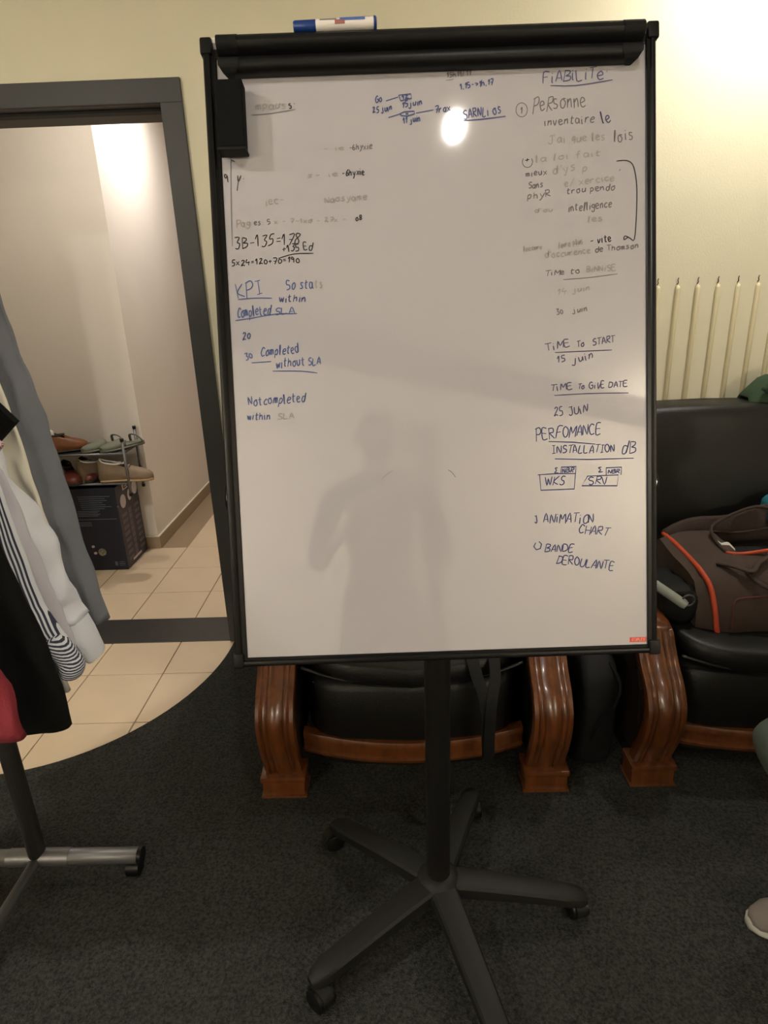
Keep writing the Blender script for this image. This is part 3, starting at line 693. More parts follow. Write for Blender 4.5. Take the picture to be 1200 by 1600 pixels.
c2 = dup(c1, (1.132, 1.496, 0), 0, 'black leather armchair right of the board with the brown duffel bag on it')

# ------------------------------------------------------------------ bags
bg = thing('backpack', 'black backpack on the armchair behind the board with two straps hanging down', 'backpack', (.30, 1.72, .44))
obj('pack_body', pillow((0, .12, .14), (.15, .11, .14), .4, sub=lambda v: v+Vector((0, 0, .01*noise.noise(v*9)))), 'nylon', bg, smooth=True)
def strap(pts, wd, th=.003):
    bm = bmesh.new(); P = spline(pts, 6); R = []
    for i, p in enumerate(P):
        R.append([(p.x-wd/2, p.y, p.z), (p.x+wd/2, p.y, p.z), (p.x+wd/2, p.y+th, p.z+.0005), (p.x-wd/2, p.y+th, p.z+.0005)])
    rings(bm, R); return bm
obj('strap', strap([(-.10, .02, .12), (-.095, -.10, .03), (-.085, -.215, -.03), (-.062, -.258, -.10), (-.055, -.262, -.20), (-.05, -.255, -.29)], .034), 'nylon', bg)
obj('strap', strap([(-.02, .02, .12), (-.03, -.10, .03), (-.03, -.215, -.03), (-.045, -.262, -.10), (-.05, -.27, -.20), (-.048, -.262, -.30)], .030), 'nylon', bg)
b2 = thing('shoulder_bag', 'black shoulder bag standing on the carpet between the two armchairs', 'bag', (.585, 1.74, 0))
obj('bag_body', pillow((0, 0, .2), (.066, .2, .2), .45), 'nylon', b2, smooth=True)
obj('strap', mk_tube(spline([(.03, -.16, .38), (.05, -.20, .33), (.035, -.215, .27), (.0, -.205, .21), (-.02, -.2, .14)], 5), .006, 8, flat=.4), 'c_black', b2, smooth=True)

# brown duffel with orange piping
du = thing('duffel_bag', 'brown canvas duffel bag with bright orange piping lying open on the right armchair', 'bag', (.95, 1.82, .412))
def dsec(x, t):
    """open profile: front bottom -> front top shoulder -> mouth front edge, in y,z about the bag origin"""
    return [(.16, .0), (-.16, .0), (-.178, .02), (-.172, .07), (-.155, .13), (-.125, .168), (-.08, .185), (-.02, .195), (.04, .20), (.10, .205), (.16, .21), (.19, .19), (.2, .10), (.19, .02)]
bm = bmesh.new(); R = []
for i in range(17):
    u = i/16; x = -.06+u*.56; sec = dsec(x, u)
    k = 1-.10*(1-min(1, u*7))
    R.append([(x, y*k + .008*noise.noise(Vector((x*9, y*9, z*9))), z*k + .012*noise.noise(Vector((x*8, y*8+5, z*8)))*(1 if z > .03 else 0)) for y, z in sec])
V = rings(bm, R, cap=False)
bm.faces.new(V[0]); bm.faces.new(V[-1])
# open mouth: remove top faces away from the left end
kill = [f for f in bm.faces if f.calc_center_median().z > .17 and f.calc_center_median().x > .10 and f.calc_center_median().x < .46 and -.03 < f.calc_center_median().y < .17]
bmesh.ops.delete(bm, geom=kill, context='FACES')
body = obj('bag_body', bm, 'brown', du, smooth=True, ang=.9)
sm = body.modifiers.new('thick', 'SOLIDIFY'); sm.thickness = .005; sm.offset = -1
obj('bag_lining', box((.09, -.02, .14), (.45, .165, .150), .004), 'lining', du)
pipe = [(-.03, .19, .19), (-.028, .10, .190), (-.022, .03, .180), (-.025, -.04, .178), (-.03, -.095, .176), (-.022, -.135, .150), (-.015, -.16, .10), (-.008, -.176, .04), (.0, -.18, -.002)]
o = obj('piping', mk_tube(spline(pipe, 5), .0078, 8), 'orange', du, smooth=True); o['label'] = 'thick orange piping'
o = obj('piping', mk_tube(spline([(.0, -.178, -.004), (.02, -.184, -.004), (.08, -.185, -.002), (.3, -.183, 0)], 4), .004, 8), 'maroon', du, smooth=True)
o = obj('piping', mk_tube(spline([(.035, -.180, .02), (.033, -.180, .08), (.038, -.170, .115), (.07, -.165, .125), (.2, -.165, .13)], 4), .0022, 6), 'maroon', du, smooth=True)
o = obj('mouth_trim', mk_tube(spline([(.085, .0, .197), (.12, -.02, .20), (.2, -.03, .215), (.3, -.03, .232), (.42, -.02, .235)], 4), .006, 8), 'orange', du, smooth=True)
o = obj('mouth_trim', mk_tube(spline([(.085, .0, .199), (.085, .07, .21), (.10, .13, .235), (.18, .165, .262), (.26, .17, .285), (.31, .13, .28), (.36, .08, .26), (.42, .03, .245)], 4), .0055, 8), 'brownd', du, smooth=True)
# raised rear flap
bm = bmesh.new(); R = []
for i in range(15):
    u = i/14; x = -.03+u*.42
    zt = .205 + .075*min(1, u*1.5)**.8 + .012*math.sin(u*9)
    y = .19
    R.append([(x, .195, .15), (x, .21, .19), (x, .2, zt-.005), (x, .19, zt), (x, .175, zt-.006), (x, .168, .185), (x, .175, .15)])
rings(bm, R); obj('bag_flap', bm, 'brownd', du, smooth=True)
obj('handle', mk_tube(spline([(.10, -.10, .19), (.11, -.145, .165), (.16, -.17, .145), (.24, -.178, .15), (.30, -.17, .16), (.33, -.10, .2)], 5), .0085, 8, flat=.5), 'brownd', du, smooth=True)
obj('handle', mk_tube(spline([(.03, -.06, .19), (.06, -.10, .196), (.10, -.125, .19), (.13, -.10, .205), (.20, -.06, .215)], 5), .010, 8, flat=.5), 'brown', du, smooth=True)
bm = bmesh.new(); R = []
for i in range(7):
    u = i/6; R.append([(.085+.035*u+.01*math.sin(v*3), .03-.02*u+.03*v, .165+.055*v*(1-.3*u)+.008*math.sin(u*5+v*4)) for v in [0, .33, .66, 1]])
rings(bm, R, cap=False, closed=False); pp = obj('crumpled_paper', bm, 'paper', None, smooth=True)
pp.location = (.95, 1.82, .43); tag(pp, 'crumpled white paper sticking out of the open duffel mouth', 'paper')
pp.location.z -= .02
pp.modifiers.new('thick', 'SOLIDIFY').thickness = .002
# grey rod with ring, on the arm of the right chair
um = thing('folding_umbrella', 'small black folding umbrella with grey handle and wrist ring on the chair arm', 'umbrella', (.80, 1.62, .56))
obj('grip', mk_tube([(-.055, .035, .032), (-.05, .032, .030), (.018, -.012, -.012), (.024, -.016, -.016)], [.0125, .014, .014, .011], 14), 'greyrod', um, smooth=True, ang=.7)
obj('wrist_ring', mk_tube([(.030+.017*math.cos(a*PI/8), -.012, -.002+.017*math.sin(a*PI/8)) for a in range(17)], .003, 6), 'dsteel', um, smooth=True)
obj('canopy', mk_tube([(-.24, .14, .11), (-.2, .12, .10), (-.10, .06, .055), (-.055, .036, .034)], [.012, .022, .026, .016], 12), 'nylon', um, smooth=True)
pc = thing('pouch', 'crumpled black nylon pouch wedged beside the duffel bag on the chair', 'bag', (.845, 1.77, .44))
obj('pouch_body', pillow((0, 0, .055), (.062, .11, .055), .5, sub=lambda v: v+Vector((.012*noise.noise(v*20), .01*noise.noise(v*18+Vector((4, 1, 2))), .012*noise.noise(v*24)))), 'nylon', pc, smooth=True)
obj('flap', mk_tube(spline([(-.05, -.08, .10), (-.02, -.10, .11), (.02, -.09, .105), (.04, -.05, .11)], 4), .012, 8, flat=.35), 'c_black', pc, smooth=True)
# clothes at the right edge
gj = thing('jacket', 'dark green knitted jacket hung over the back of the right armchair', 'jacket', (1.455, 2.30, .68))
bm = bmesh.new(); R = []
for i in range(13):
    u = i/12; x = -.185 + u*.34
    zt = .385 - .05*(1-min(1, u*5)) + .02*math.sin(u*6)
    yo = .012*math.sin(u*17)
    R.append([(x-.03*(1-u)+.0, -.10+yo, .06+.02*math.sin(u*9)), (x-.02*(1-u), -.09+yo, .2), (x, -.075+yo, zt-.04), (x+.01, -.03, zt), (x+.01, .03, zt), (x+.01, .06, zt-.04), (x, .065, .15)])
rings(bm, R, cap=False, closed=False); o = obj('jacket_body', bm, 'green', gj, smooth=True)
o.modifiers.new('thick', 'SOLIDIFY').thickness = .012
obj('collar', mk_tube(spline([(-.15, -.08, .36), (-.10, -.09, .42), (.0, -.05, .45), (.1, -.08, .43)], 4), .022, 8, flat=.6), 'green', gj, smooth=True)
tl = obj('cloth', pillow((0, 0, .05), (.10, .08, .055), .6, sub=lambda v: v+Vector((0, 0, .012*noise.noise(v*22)))), 'teal', None, smooth=True)
tl.location = (1.35, 2.0, .625); tag(tl, 'teal cloth lying over the far end of the duffel bag', 'cloth')

# ------------------------------------------------------------------ clothes rack
rk = thing('clothes_rack', 'silver and dark grey clothes rack standing at the left edge of the carpet', 'clothes rack', (-.946, 1.237, 0))
obj('post', mk_tube([(0, 0, .075), (0, 0, 1.72)], .0215, 16), 'dsteel', rk, smooth=True)
obj('post', mk_tube([(0, -1.3, .075), (0, -1.3, 1.72)], .0215, 16), 'dsteel', rk, smooth=True)
obj('rail', mk_tube([(0, .02, 1.72), (0, -1.32, 1.72)], .014, 14), 'silver', rk, smooth=True)
obj('base_tube', mk_tube([(0, -.02, .062), (0, -1.28, .062)], .014, 14), 'silver', rk, smooth=True)
for y in (0, -1.3):
    ft = obj('foot_tube', mk_tube([(-.27, y, .062), (.262, y, .062)], .0205, 16), 'silver', rk, smooth=True)
    for s in (-1, 1):
        obj('end_plug', mk_tube([(s*.262, y, .062), (s*.272, y, .062)], .021, 16), 'plastic', ft, smooth=True, ang=.6)
        obj('castor', mk_tube([(s*.245-.016, y, .023), (s*.245+.016, y, .023)], .0225, 18), 'plastic', ft, smooth=True, ang=.6)
    obj('sleeve', mk_tube([(-.075, y, .062), (.085, y, .062)], .0225, 16), 'silver', ft, smooth=True, ang=.6)
RX = -.946
def crumple(bm, f, a):
    for v in bm.verts: v.co += Vector((noise.noise(v.co*f), noise.noise(v.co*f+Vector((7, 3, 1))), noise.noise(v.co*f*.7+Vector((1, 9, 4)))))*a
    return bm
def garment(label, name, mt, y, edge, th, bottom=None, seed=0, folds=5, amp=.012, cuts=60, hw_top=.06, cat='clothes', slant=0, uvw=None, rag=0):
    """hanging garment: right edge given as (x, z) going down; cross-section a folded flat ring; mirrored about the rail"""
    t = thing(name, label, cat, (RX, y, 0), group=None)
    pts = [(RX+hw_top, 1.66), (RX+.16, 1.60)] + edge if edge[0][1] < 1.55 else edge
    def xr(z):
        for a, b in zip(pts, pts[1:]):
            if b[1] <= z <= a[1]:
                k = (a[1]-z)/(a[1]-b[1]); return a[0]+(b[0]-a[0])*k
        return pts[-1][0] if z < pts[-1][1] else pts[0][0]
    z0 = pts[-1][1]; z1 = pts[0][1]; bm = bmesh.new(); R = []; N = 110
    zs = [z0+(z1-z0)*i/cuts for i in range(cuts+1)]
    for z in zs:
        hw = xr(z)-RX; dn = 1-(z-z0)/(z1-z0); ring = []
        for j in range(N):
            a = 2*PI*j/N; c, s = math.cos(a), math.sin(a)
            u = math.copysign(abs(c)**.8, c); v = math.copysign(abs(s)**.55, s)
            f = amp*(.3+.7*dn)*(math.sin(u*folds*PI+seed*1.7+z*2.2)+.45*math.sin(u*folds*2.3*PI+seed+z*4))+.6*amp*noise.noise(Vector((u*3+seed, z*5, seed)))+.8*amp*noise.noise(Vector((u*11+seed, z*16, seed*2)))
            zz = z
            if bottom and z < z0+.08: zz = z + bottom(u)*(1-(z-z0)/.08)
            ring.append((hw*u, v*th*(.45+.55*dn)+f+slant*(z-1.6), zz))
        R.append(ring)
    V = rings(bm, R)
    if uvw:
        ul = bm.loops.layers.uv.new('UVMap')
        for f in bm.faces:
            for l in f.loops: l[ul].uv = (l.vert.co.x/max(.05, xr(l.vert.co.z)-RX)*uvw, l.vert.co.z)
    body = obj('garment_body', bm, mt, t, smooth=True)
    obj('hanger_hook', mk_tube(spline([(0, 0, 1.65), (0, 0, 1.70), (.016, 0, 1.722), (0, 0, 1.742), (-.016, 0, 1.725)], 4), .0028, 6), 'chrome', t, smooth=True)
    return t
garment('grey wool trousers hanging farthest right on the clothes rack', 'trousers', 'c_grey', 1.16, [(-.684, 1.475), (-.67, 1.325), (-.65, 1.215), (-.635, 1.085), (-.624, .951), (-.600, .80)], .026, lambda u: -.01*u, 1, 9, .014)
garment('cream cotton shirt hanging next to the grey trousers', 'shirt', 'c_cream', 1.105, [(-.693, 1.372), (-.678, 1.297), (-.664, 1.182), (-.653, 1.047), (-.641, .93)], .02, lambda u: .04*u*u, 2, 5, .010)
wt = garment('white cotton shirt with long creased sleeve, hem over the dark threshold', 'shirt', 'c_white', 1.055, [(-.75, 1.25), (-.72, 1.194), (-.690, 1.10), (-.668, 1.03), (-.655, .976), (-.64, .90)], .02, lambda u: .03*u*u, 3, 8, .010)
# its sleeve with cuff
slv = obj('sleeve', crumple(mk_tube(spline([(.17, -.002, 1.40), (.222, -.005, 1.25), (.248, -.01, 1.194), (.293, -.012, 1.064), (.318, -.013, .976), (.350, -.016, .86)], 8), [.031]*41, 20, flat=.5), 20, .016), 'c_white', wt, smooth=True)
obj('cuff', mk_tube([(.350, -.016, .858), (.357, -.017, .83), (.371, -.018, .785), (.373, -.018, .780)], [.032, .035, .031, .026], 16, flat=.5), 'c_white', slv, smooth=True, ang=.7)
garment('pale lilac shirt half hidden between white and striped shirts', 'shirt', 'c_white2', 1.01, [(-.676, 1.195), (-.651, 1.15), (-.62, 1.011), (-.605, .923), (-.59, .85), (-.584, .79)], .02, lambda u: .025*u, 4, 5, .012)
garment('light grey shirt whose hem shows below the striped shirt', 'shirt', 'c_pale', .985, [(-.69, 1.2), (-.66, 1.0), (-.635, .896), (-.612, .80), (-.602, .745)], .018, None, 9, 4, .008)
st = garment('navy and white striped shirt hanging beside the long black coat', 'shirt', 'stripe', .955, [(-.644, 1.183), (-.633, 1.145), (-.620, 1.03), (-.606, .931), (-.585, .87), (-.575, .835)], .02, lambda u: .02*u*u, 5, 5, .010, uvw=75)
bm = mk_tube(spline([(.345, -.005, .87), (.365, -.006, .845), (.375, -.006, .815), (.372, -.006, .805)], 4), [.012]+[.026]*6+[.030]*5+[.026], 18, flat=.6)
ul = bm.loops.layers.uv.new('UVMap')
for f in bm.faces:
    for l in f.loops: l[ul].uv = (l.vert.co.z*210+l.vert.co.x*120, l.vert.co.y)
obj('cuff', bm, 'stripe', st, smooth=True)
garment('long black wool coat hanging in front of the striped shirt', 'coat', 'c_black', .905, [(-.626, 1.135), (-.619, 1.081), (-.601, .981), (-.581, .873), (-.573, .81), (-.571, .745)], .026, lambda u: -.03+.05*(u-.6)**2 if u > .6 else -.03, 6, 3, .008)
garment('burgundy wool jumper hanging nearest at the left edge', 'jumper', 'c_red', .85, [(-.67, 1.05), (-.636, .945), (-.63, .888), (-.614, .846), (-.612, .803), (-.606, .755)], .024, lambda u: -.02*(1-u), 7, 3, .012)
# black tee sleeve and checked sleeve between the shirts
ts = thing('t_shirt', 'black T-shirt whose short sleeve sticks out over the cream shirt', 'clothes', (RX, 1.075, 0))
obj('shirt_body', mk_tube([(0, 0, 1.65), (.08, 0, 1.60), (.19, 0, 1.45), (.21, 0, 1.2)], [.02, .06, .09, .02], 14, flat=.22), 'c_black', ts, smooth=True)
bm = bmesh.new(); rings(bm, [[(.16, -.012, 1.40), (.16, .008, 1.40), (.12, .008, 1.26), (.12, -.012, 1.26)], [(.302, -.010, 1.225), (.302, .006, 1.225), (.262, .006, 1.190), (.262, -.010, 1.190)]])
obj('sleeve', bm, 'c_black', ts)
obj('hanger_hook', mk_tube(spline([(0, 0, 1.65), (0, 0, 1.70), (.016, 0, 1.722), (0, 0, 1.742)], 4), .0028, 6), 'chrome', ts)
ps = thing('shirt', 'pink checked shirt with only its sleeve corner showing at the left edge', 'clothes', (RX, 1.03, 0))
obj('shirt_body', mk_tube([(0, 0, 1.65), (.08, 0, 1.60), (.19, 0, 1.42), (.20, 0, 1.2)], [.02, .06, .08, .02], 14, flat=.2), 'plaid', ps, smooth=True)
bm = bmesh.new(); rings(bm, [[(.16, -.010, 1.36), (.16, .006, 1.36), (.13, .006, 1.24), (.13, -.010, 1.24)], [(.296, -.008, 1.195), (.296, .004, 1.195), (.272, .004, 1.168), (.272, -.008, 1.168)]])
obj('sleeve', bm, 'plaid', ps)
obj('hanger_hook', mk_tube(spline([(0, 0, 1.65), (0, 0, 1.70), (.016, 0, 1.722), (0, 0, 1.742)], 4), .0028, 6), 'chrome', ps)

# ------------------------------------------------------------------ hall: carton, shoe rack, shoes
BXR, BXF, BXB, BXH = -1.478, 3.185, 3.478, .472
cbx = thing('cardboard_box', 'large navy printed appliance carton under the shoe rack in the hall', 'box', (BXR, BXF, 0))
obj('carton_body', box((-.46, 0, 0), (0, BXB-BXF, BXH), .003), 'carton', cbx)
obj('lid_flap', box((-.46, -.002, BXH-.006), (.002, BXB-BXF, BXH+.002), .001), 'carton', cbx)
side = obj('side_print', box((.0, .004, .006), (.0012, BXB-BXF-.004, BXH-.008)), 'cartonside', cbx)
def decal(name, bm, m): return obj(name, bm, m, cbx)
def fbox(u0, u1, z0, z1, m, nm='printed_text'): # on the front face, u measured left from the right edge
    bm = bmesh.new(); bx(bm, (-u1, -.0012, z0), (-u0, 0, z1)); return decal(nm, bm, m)
bm = bmesh.new()
for i, (a, b) in enumerate([(.03, .205), (.06, .2), (.05, .2), (.075, .195), (.06, .195), (.03, .195), (.07, .19)]):
    bx(bm, (-b, -.0035, BXH-.045-i*.0115), (-a, -.0024, BXH-.041-i*.0115))
decal('printed_text', bm, 'print')['kind'] = 'stuff'
bm = bmesh.new()
for i in range(4): bx(bm, (-.22, -.0012, .345-i*.009), (-.10+.0-.012*(i % 2), 0, .349-i*.009))
bx(bm, (-.30, -.0012, .298), (-.015, 0, .301))
for i in range(3): bx(bm, (-.25, -.0012, .28-i*.009), (-.155, 0, .284-i*.009))
bx(bm, (-.045, -.0012, .035), (-.012, 0, .040)); bx(bm, (-.043, -.0012, .047), (-.014, 0, .050)); bx(bm, (-.043, -.0012, .025), (-.016, 0, .028)); bx(bm, (-.068, -.0012, .026), (-.054, 0, .050))
decal('printed_text', bm, 'print')['kind'] = 'stuff'
def disc(cx, cz, rx, rz, fr=True, n=20):
    bm = bmesh.new(); q = [(math.cos(2*PI*k/n), math.sin(2*PI*k/n)) for k in range(n)]
    if fr: rings(bm, [[(cx+rx*a, -.002, cz+rz*b) for a, b in q], [(cx+rx*a, 0, cz+rz*b) for a, b in q]])
    else: rings(bm, [[(.0026, cx+rx*a, cz+rz*b) for a, b in q], [(.001, cx+rx*a, cz+rz*b) for a, b in q]])
    return bm
decal('printed_picture', disc(-.128, .108, .0215, .0215), 'printd')
decal('printed_dot', disc(-.172, .142, .008, .007), 'printw'); decal('printed_dot', disc(-.166, .103, .009, .007), 'printw')
for cy, cz, ry, rz in ((.075, .375, .036, .038), (.165, .385, .024, .032), (.245, .405, .036, .040)): decal('printed_badge', disc(cy, cz, ry, rz, False), 'printw')
bm = bmesh.new()
for a, b, c_, d in ((.09, .105, .43, .462), (.105, .16, .456, .462), (.105, .16, .43, .436), (.12, .15, .443, .449)): bx(bm, (.001, a, c_), (.0026, b, d))
decal('printed_emblem', bm, 'printw')
bm = bmesh.new()
for i in range(8):
    z = .31-i*.036
    bx(bm, (.001, .03, z-.02), (.0022, .10, z)); bx(bm, (.001, .20, z-.012), (.0022, .27, z+.006))
    bx(bm, (.001, .12, z-.022), (.0022, .16, z+.008))
decal('printed_text', bm, 'printside')['kind'] = 'stuff'
bm = bmesh.new(); bx(bm, (.001, .08, .022), (.0024, .20, .034)); decal('printed_text', bm, 'printw')
# shoe rack standing astride the carton
sr = thing('shoe_rack', 'two-tier grey metal shoe rack standing on the carton in the hall', 'shoe rack', (-1.40, 3.19, 0))
def rpost(x, y, z0, z1, dx=0):
    p = obj('post', mk_tube([(x, y, z0+.012), (x+dx, y, z1-.012)], .0075, 10), 'silver', sr, smooth=True)
    obj('end_cap', mk_tube([(x, y, z0), (x, y, z0+.016)], .0095, 10), 'plastic', p, smooth=True)
    obj('end_cap', mk_tube([(x+dx, y, z1-.014), (x+dx, y, z1+.002)], .0095, 10), 'plastic', p, smooth=True)
rpost(.005, .0, .425, .735); rpost(-.035, .278, .395, .745)
rpost(-.60, .0, .48, .735); rpost(-.60, .278, .48, .735)
for z, nm in ((.648, 'shelf'), (.487, 'shelf')):
    sh = obj(nm, box((-.60, .005, z), (-.005, .27, z+.012), .003), 'dsteel', sr)
    for y in (.0, .275):
        obj('shelf_rod', mk_tube([(-.60, y, z+.008), (.0, y, z+.008)], .006, 8), 'silver', sh, smooth=True)
def shoe(name, label, loc, rz, m, sole='sole', L=.28, H=.07, kind='closed', group=None, pitch=0):
    t = thing(name, label, 'shoe', loc, rz, group); t.rotation_euler = (0, pitch, rz)
    # x forward (toe), origin under the heel end
    st = [(0, .018, .9), (.03, .030, 1.0), (.12, .034, 1.0), (.3, .033, .95), (.5, .036, .72), (.65, .042, .55), (.8, .043, .46), (.92, .034, .36), (.98, .020, .26), (1, .008, .18)]
    bm = bmesh.new(); R = []
    for u, hw, h in st:
        off = .006*math.sin(u*PI)
        R.append([(u*L, hw*1.08*math.cos(a*PI/8)+off, .002+.009+.009*(1 if a < 8 else -1)*min(1, abs(math.sin(a*PI/8))*1.6)) for a in range(16)])
    rings(bm, R); obj('sole', bm, sole, t, smooth=True, ang=.8)
    if kind == 'mule':
        bm = bmesh.new(); R = []
        for u, hw, h in st[4:]:
            off = .006*math.sin(u*PI)
            R.append([(u*L, hw*math.cos(PI*a/12)+off, .014+H*h*1.0*math.sin(PI*a/12)**.7) for a in range(13)])
        rings(bm, R, cap=False, closed=False); up_ = obj('upper', bm, m, t, smooth=True); up_.modifiers.new('thick', 'SOLIDIFY').thickness = .004
        bm = bmesh.new(); R = []
        for u, hw, h in st[:6]:
            off = .006*math.sin(u*PI)
            R.append([(u*L, hw*math.cos(a*PI/6)+off, .021+.004*math.sin(a*PI/6)) for a in range(12)])
        rings(bm, R); obj('insole', bm, m, t, smooth=True)
        tb = spline([(.10*L, .036, .02), (.12*L, .037, H*.55), (.2*L, .02, H*.95), (.25*L, -.012, H*.95), (.2*L, -.034, H*.5), (.18*L, -.036, .02)], 4)
        obj('strap', mk_tube(tb, .007, 8, flat=.4), m, t, smooth=True)
        return t
    bm = bmesh.new(); R = []
    for u, hw, h in st:
        off = .006*math.sin(u*PI); hh = H*h*1.15
        ring = []
        op = u < .52   # foot opening
        for a in range(17):
            q = PI*a/16; c, s = math.cos(q), math.sin(q)
            x = hw*math.copysign(abs(c)**.75, c); z = s**.6*hh
            ring.append([u*L + (-.004 if u == 0 else 0), x*(1-.25*(z/hh if hh else 0)**2*(1 if op else .3))+off, .014+z])
        R.append(ring)
    V = rings(bm, R, cap=False, closed=False)
    bm.faces.new(V[0]); bm.faces.new(V[-1])
    kill = [f for f in bm.faces if len(f.verts) == 4 and f.calc_center_median().x < .47*L and f.calc_center_median().x > .02*L and f.calc_center_median().z > .014 + H*.62*(1.08 if f.calc_center_median().x < .3*L else .9) and abs(f.calc_center_median().y-.004) < .021]
    bmesh.ops.delete(bm, geom=kill, context='FACES')
    up_ = obj('upper', bm, m, t, smooth=True); sm = up_.modifiers.new('thick', 'SOLIDIFY'); sm.thickness = .004; sm.offset = -1
    bm = bmesh.new(); R = []
    for u, hw, h in st[1:7]:
        R.append([(u*L, hw*.85*math.cos(a*PI/6)+.004, .03+.003*math.sin(a*PI/6)) for a in range(12)])
    rings(bm, R); obj('insole', bm, 'insole' if kind == 'white' else 'sole', t, smooth=True)
    rim = [(.03*L, 0, .014+H*1.12), (.10*L, .023, .014+H*.98), (.3*L, .024, .014+H*.86), (.46*L, .012, .014+H*.86), (.5*L, .004, .014+H*.88), (.46*L, -.006, .014+H*.86), (.3*L, -.018, .014+H*.86), (.10*L, -.017, .014+H*.98), (.03*L, 0, .014+H*1.12)]
    obj('collar', mk_tube(spline(rim, 4), .0045, 8), 'sole' if kind != 'suede' else 'insole', t, smooth=True)
    if kind == 'white':
        obj('heel_lining', pillow((.040, .002, .014+H*.98), (.026, .022, .020), .7), 'insole', t, smooth=True)
    if kind in ('suede', 'laced'):
        for k in range(4):
            x = L*(.44+.05*k); z = .018+H*(.83-.055*k)
            obj('lace', mk_tube([(x, -.016, z-.004), (x, .004, z+.004), (x, .024, z-.004)], .0022, 6), 'c_black' if kind == 'laced' else 'sole', t, smooth=True)
    return t
SZ, SZ2 = .660, .499
shoe('shoe', 'tan leather shoe, outer left of the pair on the top shelf', (-1.905, 3.205, SZ), .55, 'tan_l', L=.22, H=.095, kind='white', group='tan leather shoes on the top tier')
shoe('shoe', 'tan leather shoe beside the slippers on the top shelf', (-1.815, 3.195, SZ), .55, 'tan_l', H=.095, kind='white', group='tan leather shoes on the top tier', L=.22)
shoe('slipper', 'grey-green open slipper in the middle of the top shelf', (-1.470, 3.40, SZ), PI+.95, 'slip', 'slip', .25, .065, 'mule', 'grey-green slippers on the top tier')
shoe('slipper', 'grey-green open slipper at the right end of the top shelf', (-1.372, 3.40, SZ), PI+.95, 'slip', 'slip', .25, .065, 'mule', 'grey-green slippers on the top tier')
shoe('shoe', 'oxblood leather shoe at the left of the lower shelf', (-1.80, 3.34, SZ2), -.95, 'oxblood', H=.075, kind='laced', L=.24, group='oxblood shoes on the lower tier')
shoe('shoe', 'oxblood leather shoe second from left on the lower shelf', (-1.73, 3.40, SZ2), -1.0, 'oxblood', H=.075, kind='laced', L=.24, group='oxblood shoes on the lower tier')
shoe('shoe', 'beige suede shoe with its heel turned to the room', (-1.655, 3.205, SZ2), .95, 'suede', 'solet', .26, .10, 'suede', 'beige suede shoes on the lower tier')
shoe('shoe', 'beige suede shoe lying sideways past the right rack post', (-1.550, 3.215, SZ2), .05, 'suede', 'solet', .275, .10, 'suede', 'beige suede shoes on the lower tier')

# ------------------------------------------------------------------ people
def figure(name, label, J, E, mats, zones, root=0):
    """J: {joint: (x, y, z, radius)}; E: edges; one continuous skinned surface, coloured by nearest zone"""
    keys = list(J); me = bpy.data.meshes.new('body')
    me.from_pydata([J[k][:3] for k in keys], [(keys.index(a), keys.index(b)) for a, b in E], [])
    o = bpy.data.objects.new('body', me); COL.objects.link(o)
    sk = o.modifiers.new('skin', 'SKIN'); sk.use_smooth_shade = True
    for i, k in enumerate(keys):
        r = J[k][3]; v = me.skin_vertices[0].data[i]; v.radius = (r, r) if not isinstance(r, tuple) else r; v.use_root = (i == root)
    ss = o.modifiers.new('sub', 'SUBSURF'); ss.levels = 2; ss.render_levels = 2
    dg = bpy.context.evaluated_depsgraph_get(); nm = bpy.data.meshes.new_from_object(o.evaluated_get(dg))
    bpy.data.objects.remove(o)
    body = bpy.data.objects.new('body', nm); COL.objects.link(body)
    nm.materials.clear()
    for mt in mats: nm.materials.append(M[mt])
    for p in nm.polygons:
        p.use_smooth = True; p.material_index = zones(p.center)
    return body
def person(label, loc, P, extra_loc=None):
    t = thing('person', label, 'person', loc)
    return t
